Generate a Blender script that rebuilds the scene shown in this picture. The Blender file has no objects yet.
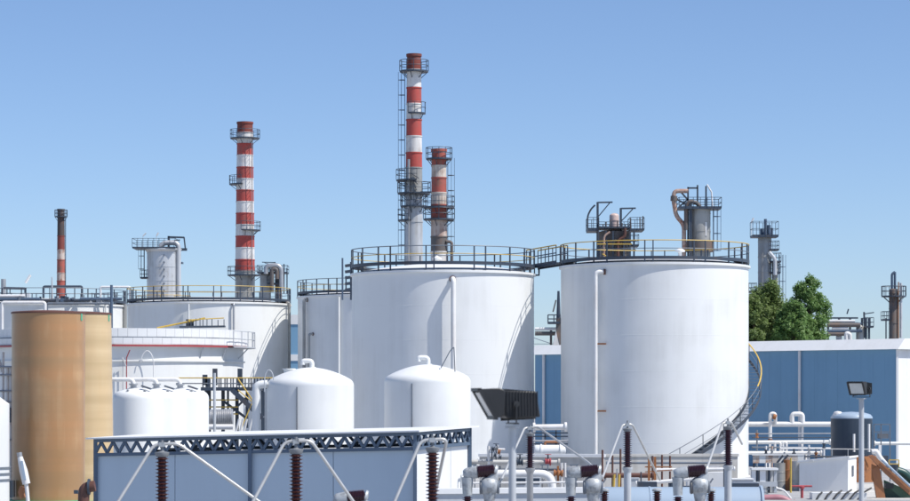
import bpy, math, random
import numpy as np
from mathutils import Vector, Matrix
random.seed(7)
R_ = math.radians
PI = math.pi
scene = bpy.context.scene
COL = scene.collection

# ------------------------------------------------------------------ camera, sky, sun
F = 2600.0; HY = 395.0; EYE = 5.0          # focal length in photo pixels, horizon row, eye height
cam = bpy.data.objects.new('camera', bpy.data.cameras.new('camera'))
COL.objects.link(cam)
cam.location = (0, 0, EYE); cam.rotation_euler = (R_(90), 0, 0)
cam.data.sensor_width = 36; cam.data.lens = 36 * F / 910
cam.data.shift_y = (HY - 250.5) / 910
cam.data.dof.use_dof = True; cam.data.dof.focus_distance = 150; cam.data.dof.aperture_fstop = 6.3
cam.data.clip_start = 0.5; cam.data.clip_end = 20000
scene.camera = cam

SUN_EL = R_(56); SUN_T = R_(24)
sdir = Vector((math.cos(SUN_EL) * math.cos(SUN_T), -math.cos(SUN_EL) * math.sin(SUN_T), math.sin(SUN_EL)))
world = bpy.data.worlds.new('World'); scene.world = world; world.use_nodes = True
wn = world.node_tree
sky = wn.nodes.new('ShaderNodeTexSky'); sky.sky_type = 'NISHITA'; sky.sun_disc = False
sky.sun_elevation = SUN_EL; sky.sun_rotation = math.atan2(sdir.x, sdir.y)
sky.altitude = 200; sky.air_density = 0.7; sky.dust_density = 0.5; sky.ozone_density = 5.0
bg = wn.nodes['Background']; bg.inputs['Strength'].default_value = 0.105
tint = wn.nodes.new('ShaderNodeVectorMath'); tint.operation = 'MULTIPLY'; tint.inputs[1].default_value = (0.97, 0.96, 0.99)
wn.links.new(sky.outputs[0], tint.inputs[0]); wn.links.new(tint.outputs[0], bg.inputs['Color'])
sun = bpy.data.objects.new('sun', bpy.data.lights.new('sun', 'SUN')); COL.objects.link(sun)
sun.data.energy = 3.7; sun.data.angle = R_(0.5); sun.data.color = (1.0, 0.96, 0.90)
sun.rotation_euler = (-sdir).to_track_quat('-Z', 'Y').to_euler()
sun.location = (60, -40, 80)
scene.view_settings.view_transform = 'Standard'; scene.view_settings.look = 'None'
scene.view_settings.exposure = 0.45; scene.view_settings.gamma = 1.0

# ------------------------------------------------------------------ materials
MATS = {}
def material(name, col, rough=0.55, metal=0.0, dirt=None, amount=0.35, scale=0.6, streak=True, bump=0.02, fine=0.05, bands=None, coat=0.0):
    m = bpy.data.materials.new(name); m.use_nodes = True
    nt = m.node_tree; N = nt.nodes; L = nt.links
    b = N['Principled BSDF']
    b.inputs['Roughness'].default_value = rough; b.inputs['Metallic'].default_value = metal
    if coat: b.inputs['Coat Weight'].default_value = coat
    geo = N.new('ShaderNodeNewGeometry')
    mp = N.new('ShaderNodeMapping'); L.new(geo.outputs['Position'], mp.inputs['Vector'])
    mp.inputs['Scale'].default_value = (scale, scale, scale * (0.07 if streak else 1.0))
    no = N.new('ShaderNodeTexNoise'); no.inputs['Scale'].default_value = 3.0; no.inputs['Detail'].default_value = 6.0
    no.inputs['Roughness'].default_value = 0.6
    L.new(mp.outputs[0], no.inputs['Vector'])
    no2 = N.new('ShaderNodeTexNoise'); no2.inputs['Scale'].default_value = scale * 0.9; no2.inputs['Detail'].default_value = 4.0
    L.new(geo.outputs['Position'], no2.inputs['Vector'])
    add = N.new('ShaderNodeMath'); add.operation = 'MULTIPLY'; L.new(no.outputs['Fac'], add.inputs[0]); L.new(no2.outputs['Fac'], add.inputs[1])
    mr = N.new('ShaderNodeMapRange'); L.new(add.outputs[0], mr.inputs['Value'])
    mr.inputs['From Min'].default_value = 0.22; mr.inputs['From Max'].default_value = 0.42
    mr.inputs['To Min'].default_value = 0.0; mr.inputs['To Max'].default_value = amount
    mix = N.new('ShaderNodeMix'); mix.data_type = 'RGBA'
    mix.inputs['A'].default_value = (*col, 1); d = dirt if dirt else tuple(c * 0.6 for c in col)
    mix.inputs['B'].default_value = (*d, 1); L.new(mr.outputs[0], mix.inputs['Factor'])
    out = mix.outputs['Result']
    if bands:                      # horizontal tone bands, a property of the laminate
        bcol, bscale, bamt = bands
        mp2 = N.new('ShaderNodeMapping'); L.new(geo.outputs['Position'], mp2.inputs['Vector'])
        mp2.inputs['Scale'].default_value = (0.05, 0.05, bscale)
        n3 = N.new('ShaderNodeTexNoise'); n3.inputs['Scale'].default_value = 1.0; n3.inputs['Detail'].default_value = 5.0
        L.new(mp2.outputs[0], n3.inputs['Vector'])
        mr3 = N.new('ShaderNodeMapRange'); L.new(n3.outputs['Fac'], mr3.inputs['Value'])
        mr3.inputs['From Min'].default_value = 0.35; mr3.inputs['From Max'].default_value = 0.65
        mr3.inputs['To Max'].default_value = bamt
        mx3 = N.new('ShaderNodeMix'); mx3.data_type = 'RGBA'; mx3.inputs['B'].default_value = (*bcol, 1)
        L.new(out, mx3.inputs['A']); L.new(mr3.outputs[0], mx3.inputs['Factor']); out = mx3.outputs['Result']
    L.new(out, b.inputs['Base Color'])
    if bump:
        n4 = N.new('ShaderNodeTexNoise'); n4.inputs['Scale'].default_value = 1.0 / fine; n4.inputs['Detail'].default_value = 3.0
        L.new(geo.outputs['Position'], n4.inputs['Vector'])
        bp = N.new('ShaderNodeBump'); bp.inputs['Strength'].default_value = 0.35; bp.inputs['Distance'].default_value = bump
        L.new(n4.outputs['Fac'], bp.inputs['Height']); L.new(bp.outputs[0], b.inputs['Normal'])
    MATS[name] = m
    return m

M_WHITE = material('white_tank_paint', (0.79, 0.805, 0.80), 0.45, dirt=(0.58, 0.585, 0.57), amount=0.34, scale=0.5, bump=0.006, fine=0.8)
M_CREAM = material('cream_tank_paint', (0.80, 0.81, 0.79), 0.5, dirt=(0.60, 0.57, 0.50), amount=0.32, scale=0.5, bump=0.006, fine=0.8)
M_PIPE = material('white_pipe_paint', (0.78, 0.78, 0.77), 0.4, dirt=(0.45, 0.36, 0.28), amount=0.3, scale=1.2, bump=0.0)
M_PANEL = material('white_cladding', (0.80, 0.81, 0.81), 0.5, dirt=(0.6, 0.6, 0.58), amount=0.25, scale=0.8, bump=0.0)
M_GREYPANEL = material('grey_enclosure_panel', (0.50, 0.60, 0.69), 0.5, dirt=(0.42, 0.50, 0.58), amount=0.3, scale=0.5, bump=0.004, fine=0.5)
M_BLUEWALL = material('blue_cladding', (0.195, 0.375, 0.545), 0.5, dirt=(0.15, 0.30, 0.44), amount=0.4, scale=0.4, bump=0.0)
M_STEEL = material('dark_painted_steel', (0.045, 0.065, 0.095), 0.5, dirt=(0.10, 0.07, 0.05), amount=0.5, scale=1.5, bump=0.0)
M_GREYSTEEL = material('grey_painted_steel', (0.16, 0.19, 0.23), 0.5, dirt=(0.14, 0.10, 0.07), amount=0.5, scale=1.5, bump=0.0)
M_BLUESTEEL = material('blue_grey_steel', (0.09, 0.135, 0.20), 0.5, dirt=(0.08, 0.10, 0.14), amount=0.4, scale=1.5, bump=0.0)
M_GALV = material('galvanised_steel', (0.46, 0.47, 0.48), 0.42, 0.55, dirt=(0.33, 0.33, 0.33), amount=0.6, scale=2.0, bump=0.0)
M_LIGHTGREY = material('light_grey_paint', (0.50, 0.53, 0.56), 0.45, dirt=(0.32, 0.32, 0.32), amount=0.4, scale=2.0, bump=0.0)
M_COLUMN = material('grey_vessel_lagging', (0.40, 0.40, 0.38), 0.45, 0.3, dirt=(0.20, 0.16, 0.12), amount=0.6, scale=0.9, bump=0.0)
M_DARKCOL = material('sooty_vessel_lagging', (0.13, 0.12, 0.115), 0.6, dirt=(0.22, 0.12, 0.07), amount=0.6, scale=1.2, bump=0.0)
M_SILVER = material('pale_vessel_lagging', (0.58, 0.60, 0.62), 0.4, 0.25, dirt=(0.34, 0.33, 0.31), amount=0.6, scale=0.8, bump=0.0)
M_YELLOW = material('yellow_rail_paint', (0.62, 0.42, 0.08), 0.5, dirt=(0.35, 0.25, 0.1), amount=0.5, scale=2.0, bump=0.0)
M_RED = material('red_stack_paint', (0.46, 0.075, 0.06), 0.6, dirt=(0.26, 0.11, 0.09), amount=0.85, scale=0.9, bump=0.0)
M_STACKWHITE = material('white_stack_paint', (0.74, 0.73, 0.71), 0.55, dirt=(0.36, 0.30, 0.26), amount=0.6, scale=1.0, bump=0.0)
M_RUSTRED = material('rusted_red_stack_paint', (0.22, 0.05, 0.038), 0.7, dirt=(0.09, 0.06, 0.05), amount=0.9, scale=1.1, bump=0.0)
M_RUSTWHITE = material('rusted_white_stack_paint', (0.62, 0.55, 0.48), 0.7, dirt=(0.20, 0.09, 0.05), amount=0.95, scale=1.0, bump=0.0)
M_SOOT = material('soot_blackened_steel', (0.07, 0.06, 0.06), 0.8, dirt=(0.13, 0.07, 0.05), amount=0.8, scale=1.0, bump=0.0)
M_RUST = material('rust', (0.36, 0.15, 0.06), 0.85, dirt=(0.17, 0.08, 0.05), amount=0.8, scale=2.0, streak=False, bump=0.01)
M_RUSTPIPE = material('rust_streaked_lagging', (0.46, 0.34, 0.28), 0.7, dirt=(0.30, 0.10, 0.05), amount=1.0, scale=1.4, streak=False, bump=0.0)
M_ORANGE = material('rusty_orange_paint', (0.36, 0.155, 0.07), 0.7, dirt=(0.25, 0.12, 0.07), amount=0.7, scale=2.0, streak=False, bump=0.0)
M_BROWNSTEEL = material('brown_primer_steel', (0.13, 0.055, 0.04), 0.6, dirt=(0.08, 0.05, 0.04), amount=0.5, scale=2.0, bump=0.0)
M_FRP = material('amber_fibreglass', (0.44, 0.235, 0.105), 0.32, dirt=(0.56, 0.37, 0.20), amount=0.75, scale=0.9, bump=0.004, fine=0.3, bands=((0.34, 0.215, 0.105), 1.9, 0.7))
M_FRP2 = material('pale_fibreglass', (0.66, 0.49, 0.28), 0.38, dirt=(0.68, 0.54, 0.33), amount=0.7, scale=0.9, bump=0.004, fine=0.3, bands=((0.46, 0.33, 0.17), 2.1, 0.6))
M_GREEN = material('green_paint', (0.10, 0.42, 0.26), 0.5, bump=0.0, amount=0.3)
M_PORC = material('brown_porcelain', (0.060, 0.018, 0.016), 0.16, dirt=(0.09, 0.03, 0.025), amount=0.4, scale=4, streak=False, bump=0.0, coat=0.5)
M_PORCP = material('purple_brown_porcelain', (0.055, 0.022, 0.032), 0.2, dirt=(0.08, 0.03, 0.04), amount=0.4, scale=4, streak=False, bump=0.0, coat=0.5)
M_CAST = material('grey_casting', (0.45, 0.48, 0.50), 0.5, 0.2, dirt=(0.16, 0.165, 0.17), amount=0.85, scale=5, streak=False, bump=0.004, fine=0.04)
M_CASTDARK = material('dull_grey_casting', (0.24, 0.255, 0.27), 0.6, 0.2, dirt=(0.14, 0.15, 0.16), amount=0.6, scale=4, streak=False, bump=0.0)
M_BLACK = material('black_housing', (0.022, 0.023, 0.025), 0.45, dirt=(0.05, 0.05, 0.05), amount=0.6, scale=5, bump=0.002, fine=0.03)
M_GLASS = material('lamp_glass', (0.55, 0.58, 0.58), 0.12, dirt=(0.4, 0.42, 0.42), amount=0.5, scale=4, bump=0.0, coat=0.6)
M_WINDOW = material('dark_window', (0.03, 0.05, 0.08), 0.1, bump=0.0)
M_BLUETANK = material('dark_blue_polyethylene', (0.022, 0.040, 0.066), 0.45, dirt=(0.05, 0.07, 0.10), amount=0.5, scale=1.0, bump=0.0)
M_PALEBLUE = material('pale_blue_paint', (0.34, 0.43, 0.53), 0.35, dirt=(0.36, 0.43, 0.5), amount=0.4, scale=1.0, bump=0.0)
M_CONC = material('pale_concrete', (0.56, 0.55, 0.52), 0.85, dirt=(0.32, 0.30, 0.27), amount=0.6, scale=0.9, bump=0.01)
M_REDPAINT = material('red_valve_paint', (0.42, 0.075, 0.085), 0.4, bump=0.0, amount=0.4)
M_PINK = material('faded_pink_paint', (0.42, 0.19, 0.22), 0.5, bump=0.0, amount=0.5)
M_BARK = material('bark', (0.10, 0.075, 0.05), 0.9, scale=3, bump=0.01)

def leaf_mat(name, c1, c2):
    m = bpy.data.materials.new(name); m.use_nodes = True
    nt = m.node_tree; N = nt.nodes; L = nt.links; b = N['Principled BSDF']
    b.inputs['Roughness'].default_value = 0.55
    geo = N.new('ShaderNodeNewGeometry'); no = N.new('ShaderNodeTexNoise'); no.inputs['Scale'].default_value = 1.3; no.inputs['Detail'].default_value = 5
    L.new(geo.outputs['Position'], no.inputs['Vector'])
    mr = N.new('ShaderNodeMapRange'); mr.inputs['From Min'].default_value = 0.35; mr.inputs['From Max'].default_value = 0.65
    L.new(no.outputs['Fac'], mr.inputs['Value'])
    mx = N.new('ShaderNodeMix'); mx.data_type = 'RGBA'; mx.inputs['A'].default_value = (*c1, 1); mx.inputs['B'].default_value = (*c2, 1)
    L.new(mr.outputs[0], mx.inputs['Factor']); L.new(mx.outputs['Result'], b.inputs['Base Color'])
    b.inputs['Subsurface Weight'].default_value = 0.0
    tr = N.new('ShaderNodeBsdfTranslucent'); L.new(mx.outputs['Result'], tr.inputs['Color'])
    ms = N.new('ShaderNodeMixShader'); ms.inputs[0].default_value = 0.45
    L.new(b.outputs[0], ms.inputs[1]); L.new(tr.outputs[0], ms.inputs[2]); L.new(ms.outputs[0], N['Material Output'].inputs['Surface'])
    return m
M_LEAF1 = leaf_mat('olive_foliage', (0.16, 0.235, 0.07), (0.24, 0.325, 0.11))
M_LEAF2 = leaf_mat('deep_green_foliage', (0.14, 0.26, 0.075), (0.23, 0.36, 0.115))

# ground material
def ground_mat():
    m = bpy.data.materials.new('pale_gravel_yard'); m.use_nodes = True
    nt = m.node_tree; N = nt.nodes; L = nt.links; b = N['Principled BSDF']; b.inputs['Roughness'].default_value = 0.9
    geo = N.new('ShaderNodeNewGeometry')
    n1 = N.new('ShaderNodeTexNoise'); n1.inputs['Scale'].default_value = 0.25; n1.inputs['Detail'].default_value = 8
    n2 = N.new('ShaderNodeTexNoise'); n2.inputs['Scale'].default_value = 12; n2.inputs['Detail'].default_value = 4
    for n in (n1, n2): L.new(geo.outputs['Position'], n.inputs['Vector'])
    cr = N.new('ShaderNodeValToRGB'); cr.color_ramp.elements[0].position = .35; cr.color_ramp.elements[1].position = .65
    cr.color_ramp.elements[0].color = (.24, .25, .265, 1); cr.color_ramp.elements[1].color = (.36, .37, .38, 1)
    L.new(n1.outputs['Fac'], cr.inputs['Fac'])
    mx = N.new('ShaderNodeMix'); mx.data_type = 'RGBA'; mx.inputs['Factor'].default_value = .25
    L.new(cr.outputs[0], mx.inputs['A']); L.new(n2.outputs['Color'], mx.inputs['B'])
    hs = N.new('ShaderNodeHueSaturation'); hs.inputs['Saturation'].default_value = .6; L.new(mx.outputs['Result'], hs.inputs['Color'])
    L.new(hs.outputs[0], b.inputs['Base Color'])
    bp = N.new('ShaderNodeBump'); bp.inputs['Distance'].default_value = .03; L.new(n2.outputs['Fac'], bp.inputs['Height']); L.new(bp.outputs[0], b.inputs['Normal'])
    return m
M_GROUND = ground_mat()

# ------------------------------------------------------------------ helpers
def P(px, py, D):                           # photo pixel at distance D -> world
    return Vector(((px - 455) * D / F, D, EYE + (HY - py) * D / F))
def X(px, D): return (px - 455) * D / F
def Z(py, D): return EYE + (HY - py) * D / F

class MB:
    def __init__(s): s.v = []; s.f = []
    def add(s, vs, fs):
        o = len(s.v); s.v += [tuple(v) for v in vs]; s.f += [tuple(i + o for i in f) for f in fs]; return s
    def box(s, c, size, rz=0.0):
        hx, hy, hz = size[0] / 2, size[1] / 2, size[2] / 2; cs, sn = math.cos(rz), math.sin(rz); vs = []
        for dz in (-hz, hz):
            for dx, dy in ((-hx, -hy), (hx, -hy), (hx, hy), (-hx, hy)):
                vs.append((c[0] + dx * cs - dy * sn, c[1] + dx * sn + dy * cs, c[2] + dz))
        return s.add(vs, [(3, 2, 1, 0), (4, 5, 6, 7), (0, 1, 5, 4), (1, 2, 6, 5), (2, 3, 7, 6), (3, 0, 4, 7)])
    def beam(s, p, q, w, h=None):
        h = h or w; p, q = Vector(p), Vector(q); d = (q - p).normalized()
        up = Vector((0, 0, 1)) if abs(d.z) < .95 else Vector((0, 1, 0))
        a = d.cross(up).normalized() * (w / 2); b = a.cross(d).normalized() * (h / 2)
        vs = [p - a - b, p + a - b, p + a + b, p - a + b, q - a - b, q + a - b, q + a + b, q - a + b]
        return s.add(vs, [(0, 1, 2, 3), (7, 6, 5, 4), (0, 4, 5, 1), (1, 5, 6, 2), (2, 6, 7, 3), (3, 7, 4, 0)])
    def tube(s, pts, r, n=10, fillet=0.0, caps=True):
        pts = [Vector(p) for p in pts]
        if fillet > 0 and len(pts) > 2:
            out = [pts[0]]
            for i in range(1, len(pts) - 1):
                a, b, c = pts[i - 1], pts[i], pts[i + 1]
                fl = min(fillet, (a - b).length * .48, (c - b).length * .48)
                s0 = b + (a - b).normalized() * fl; s1 = b + (c - b).normalized() * fl
                for k in range(6):
                    t = k / 5; out.append(s0 * (1 - t) ** 2 + b * 2 * t * (1 - t) + s1 * t * t)
            out.append(pts[-1]); pts = out
        rings = []; prev = None
        for i, p in enumerate(pts):
            if i == 0: d = pts[1] - p
            elif i == len(pts) - 1: d = p - pts[i - 1]
            else: d = (pts[i + 1] - p).normalized() + (p - pts[i - 1]).normalized()
            d.normalize()
            if prev is None:
                up = Vector((0, 0, 1)) if abs(d.z) < .9 else Vector((1, 0, 0)); a = d.cross(up).normalized()
            else:
                a = (prev - d * prev.dot(d)).normalized()
            prev = a; b = d.cross(a)
            rr = r[i] if isinstance(r, (list, tuple)) else r
            rings.append([p + (a * math.cos(2 * PI * k / n) + b * math.sin(2 * PI * k / n)) * rr for k in range(n)])
        vs = [v for rg in rings for v in rg]; fs = []
        for i in range(len(rings) - 1):
            for k in range(n):
                k2 = (k + 1) % n; fs.append((i * n + k, i * n + k2, (i + 1) * n + k2, (i + 1) * n + k))
        if caps: fs.append(tuple(reversed(range(n)))); fs.append(tuple((len(rings) - 1) * n + k for k in range(n)))
        return s.add(vs, fs)
    def lathe(s, c, prof, n=32, a0=0.0, a1=2 * PI):
        full = abs(a1 - a0 - 2 * PI) < 1e-6; m = n if full else n + 1
        vs = []; fs = []
        for r, z in prof:
            for k in range(m):
                a = a0 + (a1 - a0) * k / n; vs.append((c[0] + r * math.cos(a), c[1] + r * math.sin(a), c[2] + z))
        for i in range(len(prof) - 1):
            for k in range(n):
                k2 = (k + 1) % m; fs.append((i * m + k, i * m + k2, (i + 1) * m + k2, (i + 1) * m + k))
        return s.add(vs, fs)
    def lathe_axis(s, p, q, prof, n=20):    # prof: (radius, t along p->q 0..1)
        p, q = Vector(p), Vector(q); d = (q - p); L = d.length; d.normalize()
        up = Vector((0, 0, 1)) if abs(d.z) < .9 else Vector((1, 0, 0)); a = d.cross(up).normalized(); b = d.cross(a)
        vs = []; fs = []
        for r, t in prof:
            for k in range(n):
                vs.append(p + d * (L * t) + (a * math.cos(2 * PI * k / n) + b * math.sin(2 * PI * k / n)) * r)
        for i in range(len(prof) - 1):
            for k in range(n):
                k2 = (k + 1) % n; fs.append((i * n + k, i * n + k2, (i + 1) * n + k2, (i + 1) * n + k))
        return s.add(vs, fs)
    def prism(s, poly, d):                  # closed 3D polygon extruded by vector d
        poly = [Vector(p) for p in poly]; d = Vector(d); n = len(poly)
        return s.add(poly + [p + d for p in poly], [tuple(range(n)), tuple(reversed(range(n, 2 * n)))] + [(i, i + n, (i + 1) % n + n, (i + 1) % n) for i in range(n)])
    def mesh(s, name, mat, org=(0, 0, 0)):
        me = bpy.data.meshes.new(name); o = Vector(org)
        me.from_pydata([(v[0] - o.x, v[1] - o.y, v[2] - o.z) for v in s.v], [], s.f)
        import bmesh
        bm = bmesh.new(); bm.from_mesh(me); bmesh.ops.recalc_face_normals(bm, faces=bm.faces); bm.to_mesh(me); bm.free()
        me.polygons.foreach_set('use_smooth', [True] * len(me.polygons)); me.set_sharp_from_angle(angle=R_(38))
        me.materials.append(mat)
        return me
    def build(s, name, mat, parent=None, org=None):
        o0 = world_loc(parent) if parent is not None else Vector(org if org is not None else (0, 0, 0))
        o = bpy.data.objects.new(name, s.mesh(name, mat, o0)); COL.objects.link(o)
        if parent is not None: o.parent = parent
        else: o.location = o0
        return o

def world_loc(o):
    l = Vector((0, 0, 0))
    while o is not None: l += o.location; o = o.parent
    return l
def thing(name, label, cat, loc, group=None):
    o = bpy.data.objects.new(name, None); COL.objects.link(o); o.location = loc; o.empty_display_size = .3
    o['label'] = label; o['category'] = cat; o['kind'] = 'thing'
    if group: o['group'] = group
    return o
def tag(o, label, cat, group=None):
    o['label'] = label; o['category'] = cat; o['kind'] = 'thing'
    if group: o['group'] = group
    return o
def inst(name, me, parent, world, rz=0.0):  # a piece sharing mesh data
    o = bpy.data.objects.new(name, me); COL.objects.link(o); o.parent = parent
    o.location = Vector(world) - world_loc(parent); o.rotation_euler.z = rz
    return o
def copy_tree(o, parent=None):
    c = o.copy(); COL.objects.link(c); c.parent = parent
    for ch in o.children: copy_tree(ch, c)
    return c
def structure(o): o['kind'] = 'structure'; return o

# ------------------------------------------------------------------ ground
g = MB(); S_ = 6000
g.add([(-S_, -200, 0), (S_, -200, 0), (S_, S_ * 1.5, 0), (-S_, S_ * 1.5, 0)], [(0, 1, 2, 3)])
structure(g.build('ground', M_GROUND))
y0 = MB(); y0.add([(20, 124, .004), (34, 124, .004), (36, 146, .004), (18, 146, .004)], [(0, 1, 2, 3)])
structure(y0.build('concrete_pavement', M_CONC))

# ------------------------------------------------------------------ storage tanks
def ring_rail(root_part, cx, cy, R, z, h, n, top_mat, mid_mat, post_mat, a0=0.0, a1=2 * PI, joined=False, drop=0.3, pr=0.035):
    full = abs(a1 - a0 - 2 * PI) < 1e-6
    seg = max(12, int(96 * (a1 - a0) / (2 * PI)))
    def ring(zz, r):
        pts = [(cx + R * math.cos(a0 + (a1 - a0) * k / seg), cy + R * math.sin(a0 + (a1 - a0) * k / seg), zz) for k in range(seg + 1)]
        return MB().tube(pts, r, 6)
    ring(z + h, .032).build('top_rail', top_mat, root_part)
    ring(z + h * .52, .026).build('mid_rail', mid_mat, root_part)
    cnt = n if full else n + 1
    if joined:
        pm = MB()
        for k in range(cnt):
            a = a0 + (a1 - a0) * k / n; pm.beam((cx + R * math.cos(a), cy + R * math.sin(a), z - drop), (cx + R * math.cos(a), cy + R * math.sin(a), z + h), pr * 1.7)
        pm.build('posts', post_mat, root_part)
    else:
        me = MB().beam((0, 0, -drop), (0, 0, h), pr * 2).mesh('post', post_mat)
        for k in range(cnt):
            a = a0 + (a1 - a0) * (k + .35 * math.sin(k * 2.7)) / n
            inst('post', me, root_part, (cx + R * math.cos(a), cy + R * math.sin(a), z), a)

def storage_tank(label, cxp, Rp, rimy, D, mat=M_WHITE, n_post=26, top=M_GREYSTEEL, mid=M_YELLOW, walk=True, joined=False, group='large white storage tanks', rise=.62, wh=.34):
    R = Rp * D / F; cx = X(cxp, D); zr = EYE + (HY - rimy) * (D - R) / F
    t = thing('storage_tank', label, 'tank', (cx, D, 0), group)
    prof = [(R + .10, 0), (R + .10, .05), (R, .06)]
    prof += [(R, zr)]
    sh = MB().lathe((cx, D, 0), prof, 240).build('shell', mat, t)
    for k in range(1, 6):                      # thin weld lips between the shell courses
        zc = zr * k / 6; MB().lathe((cx, D, 0), [(R - .01, zc - .02), (R + .004, zc - .008), (R + .004, zc + .008), (R - .01, zc + .02)], 240).build('weld_seam', mat, sh)
    MB().lathe((cx, D, 0), [(R - .02, zr - .10), (R + .12, zr - .10), (R + .12, zr + .03), (R - .02, zr + .05)], 192).build('curb_ring', mat, t)
    dome = [(R * (1 - k / 10) + .0, zr + .05 + rise * (1 - (1 - k / 10) ** 2)) for k in range(11)]
    MB().lathe((cx, D, 0), dome, 128).build('roof', mat, t)
    if walk:
        zw = zr + wh
        w = MB().lathe((cx, D, 0), [(R - .8, zw - .08), (R + .06, zw - .14), (R + .06, zw + .06), (R + .02, zw + .06), (R + .02, zw), (R - .8, zw), (R - .8, zw - .08)], 128).build('walkway', M_STEEL, t)
        ring_rail(w, cx, D, R + .03, zw, 1.0, n_post, top, mid, M_STEEL, joined=joined, drop=wh + .02)
    return t, cx, R, zr

T2, c2, R2, z2 = storage_tank('white storage tank with spiral stair and yellow rail, nearest and right of the footbridge', 654.5, 93.5, 262.5, 160, top=M_YELLOW, mid=M_GREYSTEEL, n_post=24)
T1, c1, R1, z1 = storage_tank('white storage tank left of the footbridge, behind the floodlight on a pole', 443, 91, 270.5, 163, n_post=24, wh=.52)
T3, c3, R3, z3 = storage_tank('cream white storage tank below the striped chimney with grey plinth, behind red rimmed tank', 209, 81, 302, 219, mat=M_CREAM, n_post=34, mid=M_GREYSTEEL, top=M_YELLOW)
T4, c4, R4, z4 = storage_tank('white storage tank in shade, half hidden between the cream tank and the tall white tank', 380, 82, 294.5, 215, n_post=34, mid=M_YELLOW)
T5, c5, R5, z5 = storage_tank('white storage tank at far left behind the two brown fibreglass silos', 50, 75, 303.5, 228, mat=M_CREAM, n_post=34, mid=M_GREYSTEEL)

def shell_pt(cx, D, R, a, off=0.0): return (cx + (R + off) * math.sin(a), D - (R + off) * math.cos(a))
def riser(tank, cx, D, R, px, ytop, ybot, r, off, mat=M_PIPE, clamps=(), elbow=True, tan=0.0):
    a = math.asin(max(-.99, min(.99, (X(px, D - R) - cx) / (R + off * .6))))
    x, y = shell_pt(cx, D, R, a, off); xs, ys = shell_pt(cx, D, R, a + tan, -.03)
    zt = Z(ytop, D - R * math.cos(a)); zb = Z(ybot, D - R * math.cos(a))
    pts = ([(xs, ys, zt)] if elbow else []) + [(x, y, zt), (x, y, max(zb, .02))]
    o = MB().tube(pts, r, 14, fillet=r * 3).build('riser_pipe', mat, tank)
    if elbow: MB().lathe_axis((xs, ys, zt), (xs + (x - xs) * .25, ys + (y - ys) * .25, zt), [(r * 1.35, 0), (r * 1.35, .8), (r, .8)], 14).build('flange', M_BROWNSTEEL, o)
    for yc in clamps:
        z = Z(yc, D - R * math.cos(a)); xe, ye = shell_pt(cx, D, R, a + .10, off * .4)
        MB().beam((x, y, z), (xe, ye, z), .05, .10).build('pipe_clamp', M_ORANGE, o)
    return o
riser(T2, c2, 160, R2, 598, 272, 476, .13, .38, clamps=(344, 411), tan=.075)
riser(T1, c1, 163, R1, 453, 279, 476, .15, .50)
riser(T3, c3, 219, R3, 233, 304, 420, .09, .25, M_GALV)
riser(T3, c3, 219, R3, 189, 304, 420, .07, .2, M_CREAM, elbow=False)
riser(T3, c3, 219, R3, 284, 303, 420, .13, .25, M_COLUMN)
riser(T4, c4, 215, R4, 303, 300, 420, .13, .3, M_COLUMN)
riser(T4, c4, 215, R4, 339, 297, 420, .09, .2, M_CREAM, elbow=False)
riser(T4, c4, 215, R4, 309, 334, 420, .10, .4, M_COLUMN)
riser(T5, c5, 228, R5, 123, 304, 400, .17, .2, M_COLUMN, elbow=False)
riser(T5, c5, 228, R5, 101, 304, 400, .07, .2, M_CREAM, elbow=False)

# spiral stair on tank 2: 90 degrees is the right silhouette
def spiral_stair(tank, cx, D, R, z_at90, per_deg, d0, d1, width=.72, step=3.2):
    st = bpy.data.objects.new('spiral_stair', None); COL.objects.link(st); st.parent = tank
    def zz(d): return z_at90 + (d - 90) * per_deg
    treads = int((d1 - d0) / step)
    me = MB().box((0, 0, 0), (.30, width, .035)).mesh('tread', M_GREYSTEEL)
    for k in range(treads + 1):
        d = d0 + k * step; a = R_(d); x, y = shell_pt(cx, D, R, a, .06 + width / 2)
        inst('tread', me, st, (x, y, zz(d)), a)
    for nm, off, dz, r, m in (('outer_stringer', .06 + width, -.02, None, M_STEEL), ('inner_stringer', .05, -.02, None, M_STEEL), ('handrail', .06 + width, 1.0, .042, M_YELLOW), ('mid_rail', .06 + width, .5, .016, M_GREYSTEEL)):
        pts = []
        for k in range(int(d1 - d0) // 3 + 1):
            d = d0 + 3 * k; x, y = shell_pt(cx, D, R, R_(d), off); pts.append((x, y, zz(d) + dz))
        b = MB()
        if r: b.tube(pts, r, 8)
        else:
            for p, q in zip(pts[:-1], pts[1:]): b.beam(p, q, .03, .20)
        if nm == 'handrail':
            cut = int((68 - d0) / 3)
            MB().tube(pts[:cut + 1], .022, 8).build('handrail', M_GREYSTEEL, st); b = MB().tube(pts[cut:], r, 8)
        b.build(nm, m, st)
    pm = MB().beam((0, 0, 0), (0, 0, 1.0), .038).mesh('stair_post', M_STEEL)
    for k in range(0, treads, 4):
        d = d0 + k * step; x, y = shell_pt(cx, D, R, R_(d), .06 + width); inst('stair_post', pm, st, (x, y, zz(d)), R_(d))
    return st
pdeg = 1.0 * 160 / F
spiral_stair(T2, c2, 160, R2, Z(381, 160), pdeg, -4, 206)

# manway, nozzles and small pieces low on the two near tanks
for tk, cx, D, R, a in ((T2, c2, 160, R2, .05), (T1, c1, 163, R1, .42)):
    x, y = shell_pt(cx, D, R, a); xo, yo = shell_pt(cx, D, R, a, .3)
    MB().lathe_axis((x, y, .9), (xo, yo, .9), [(.32, 0), (.32, .7), (.42, .7), (.42, 1), (0, 1)], 20).build('manway', tk.children[0].data.materials[0], tk)
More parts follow.
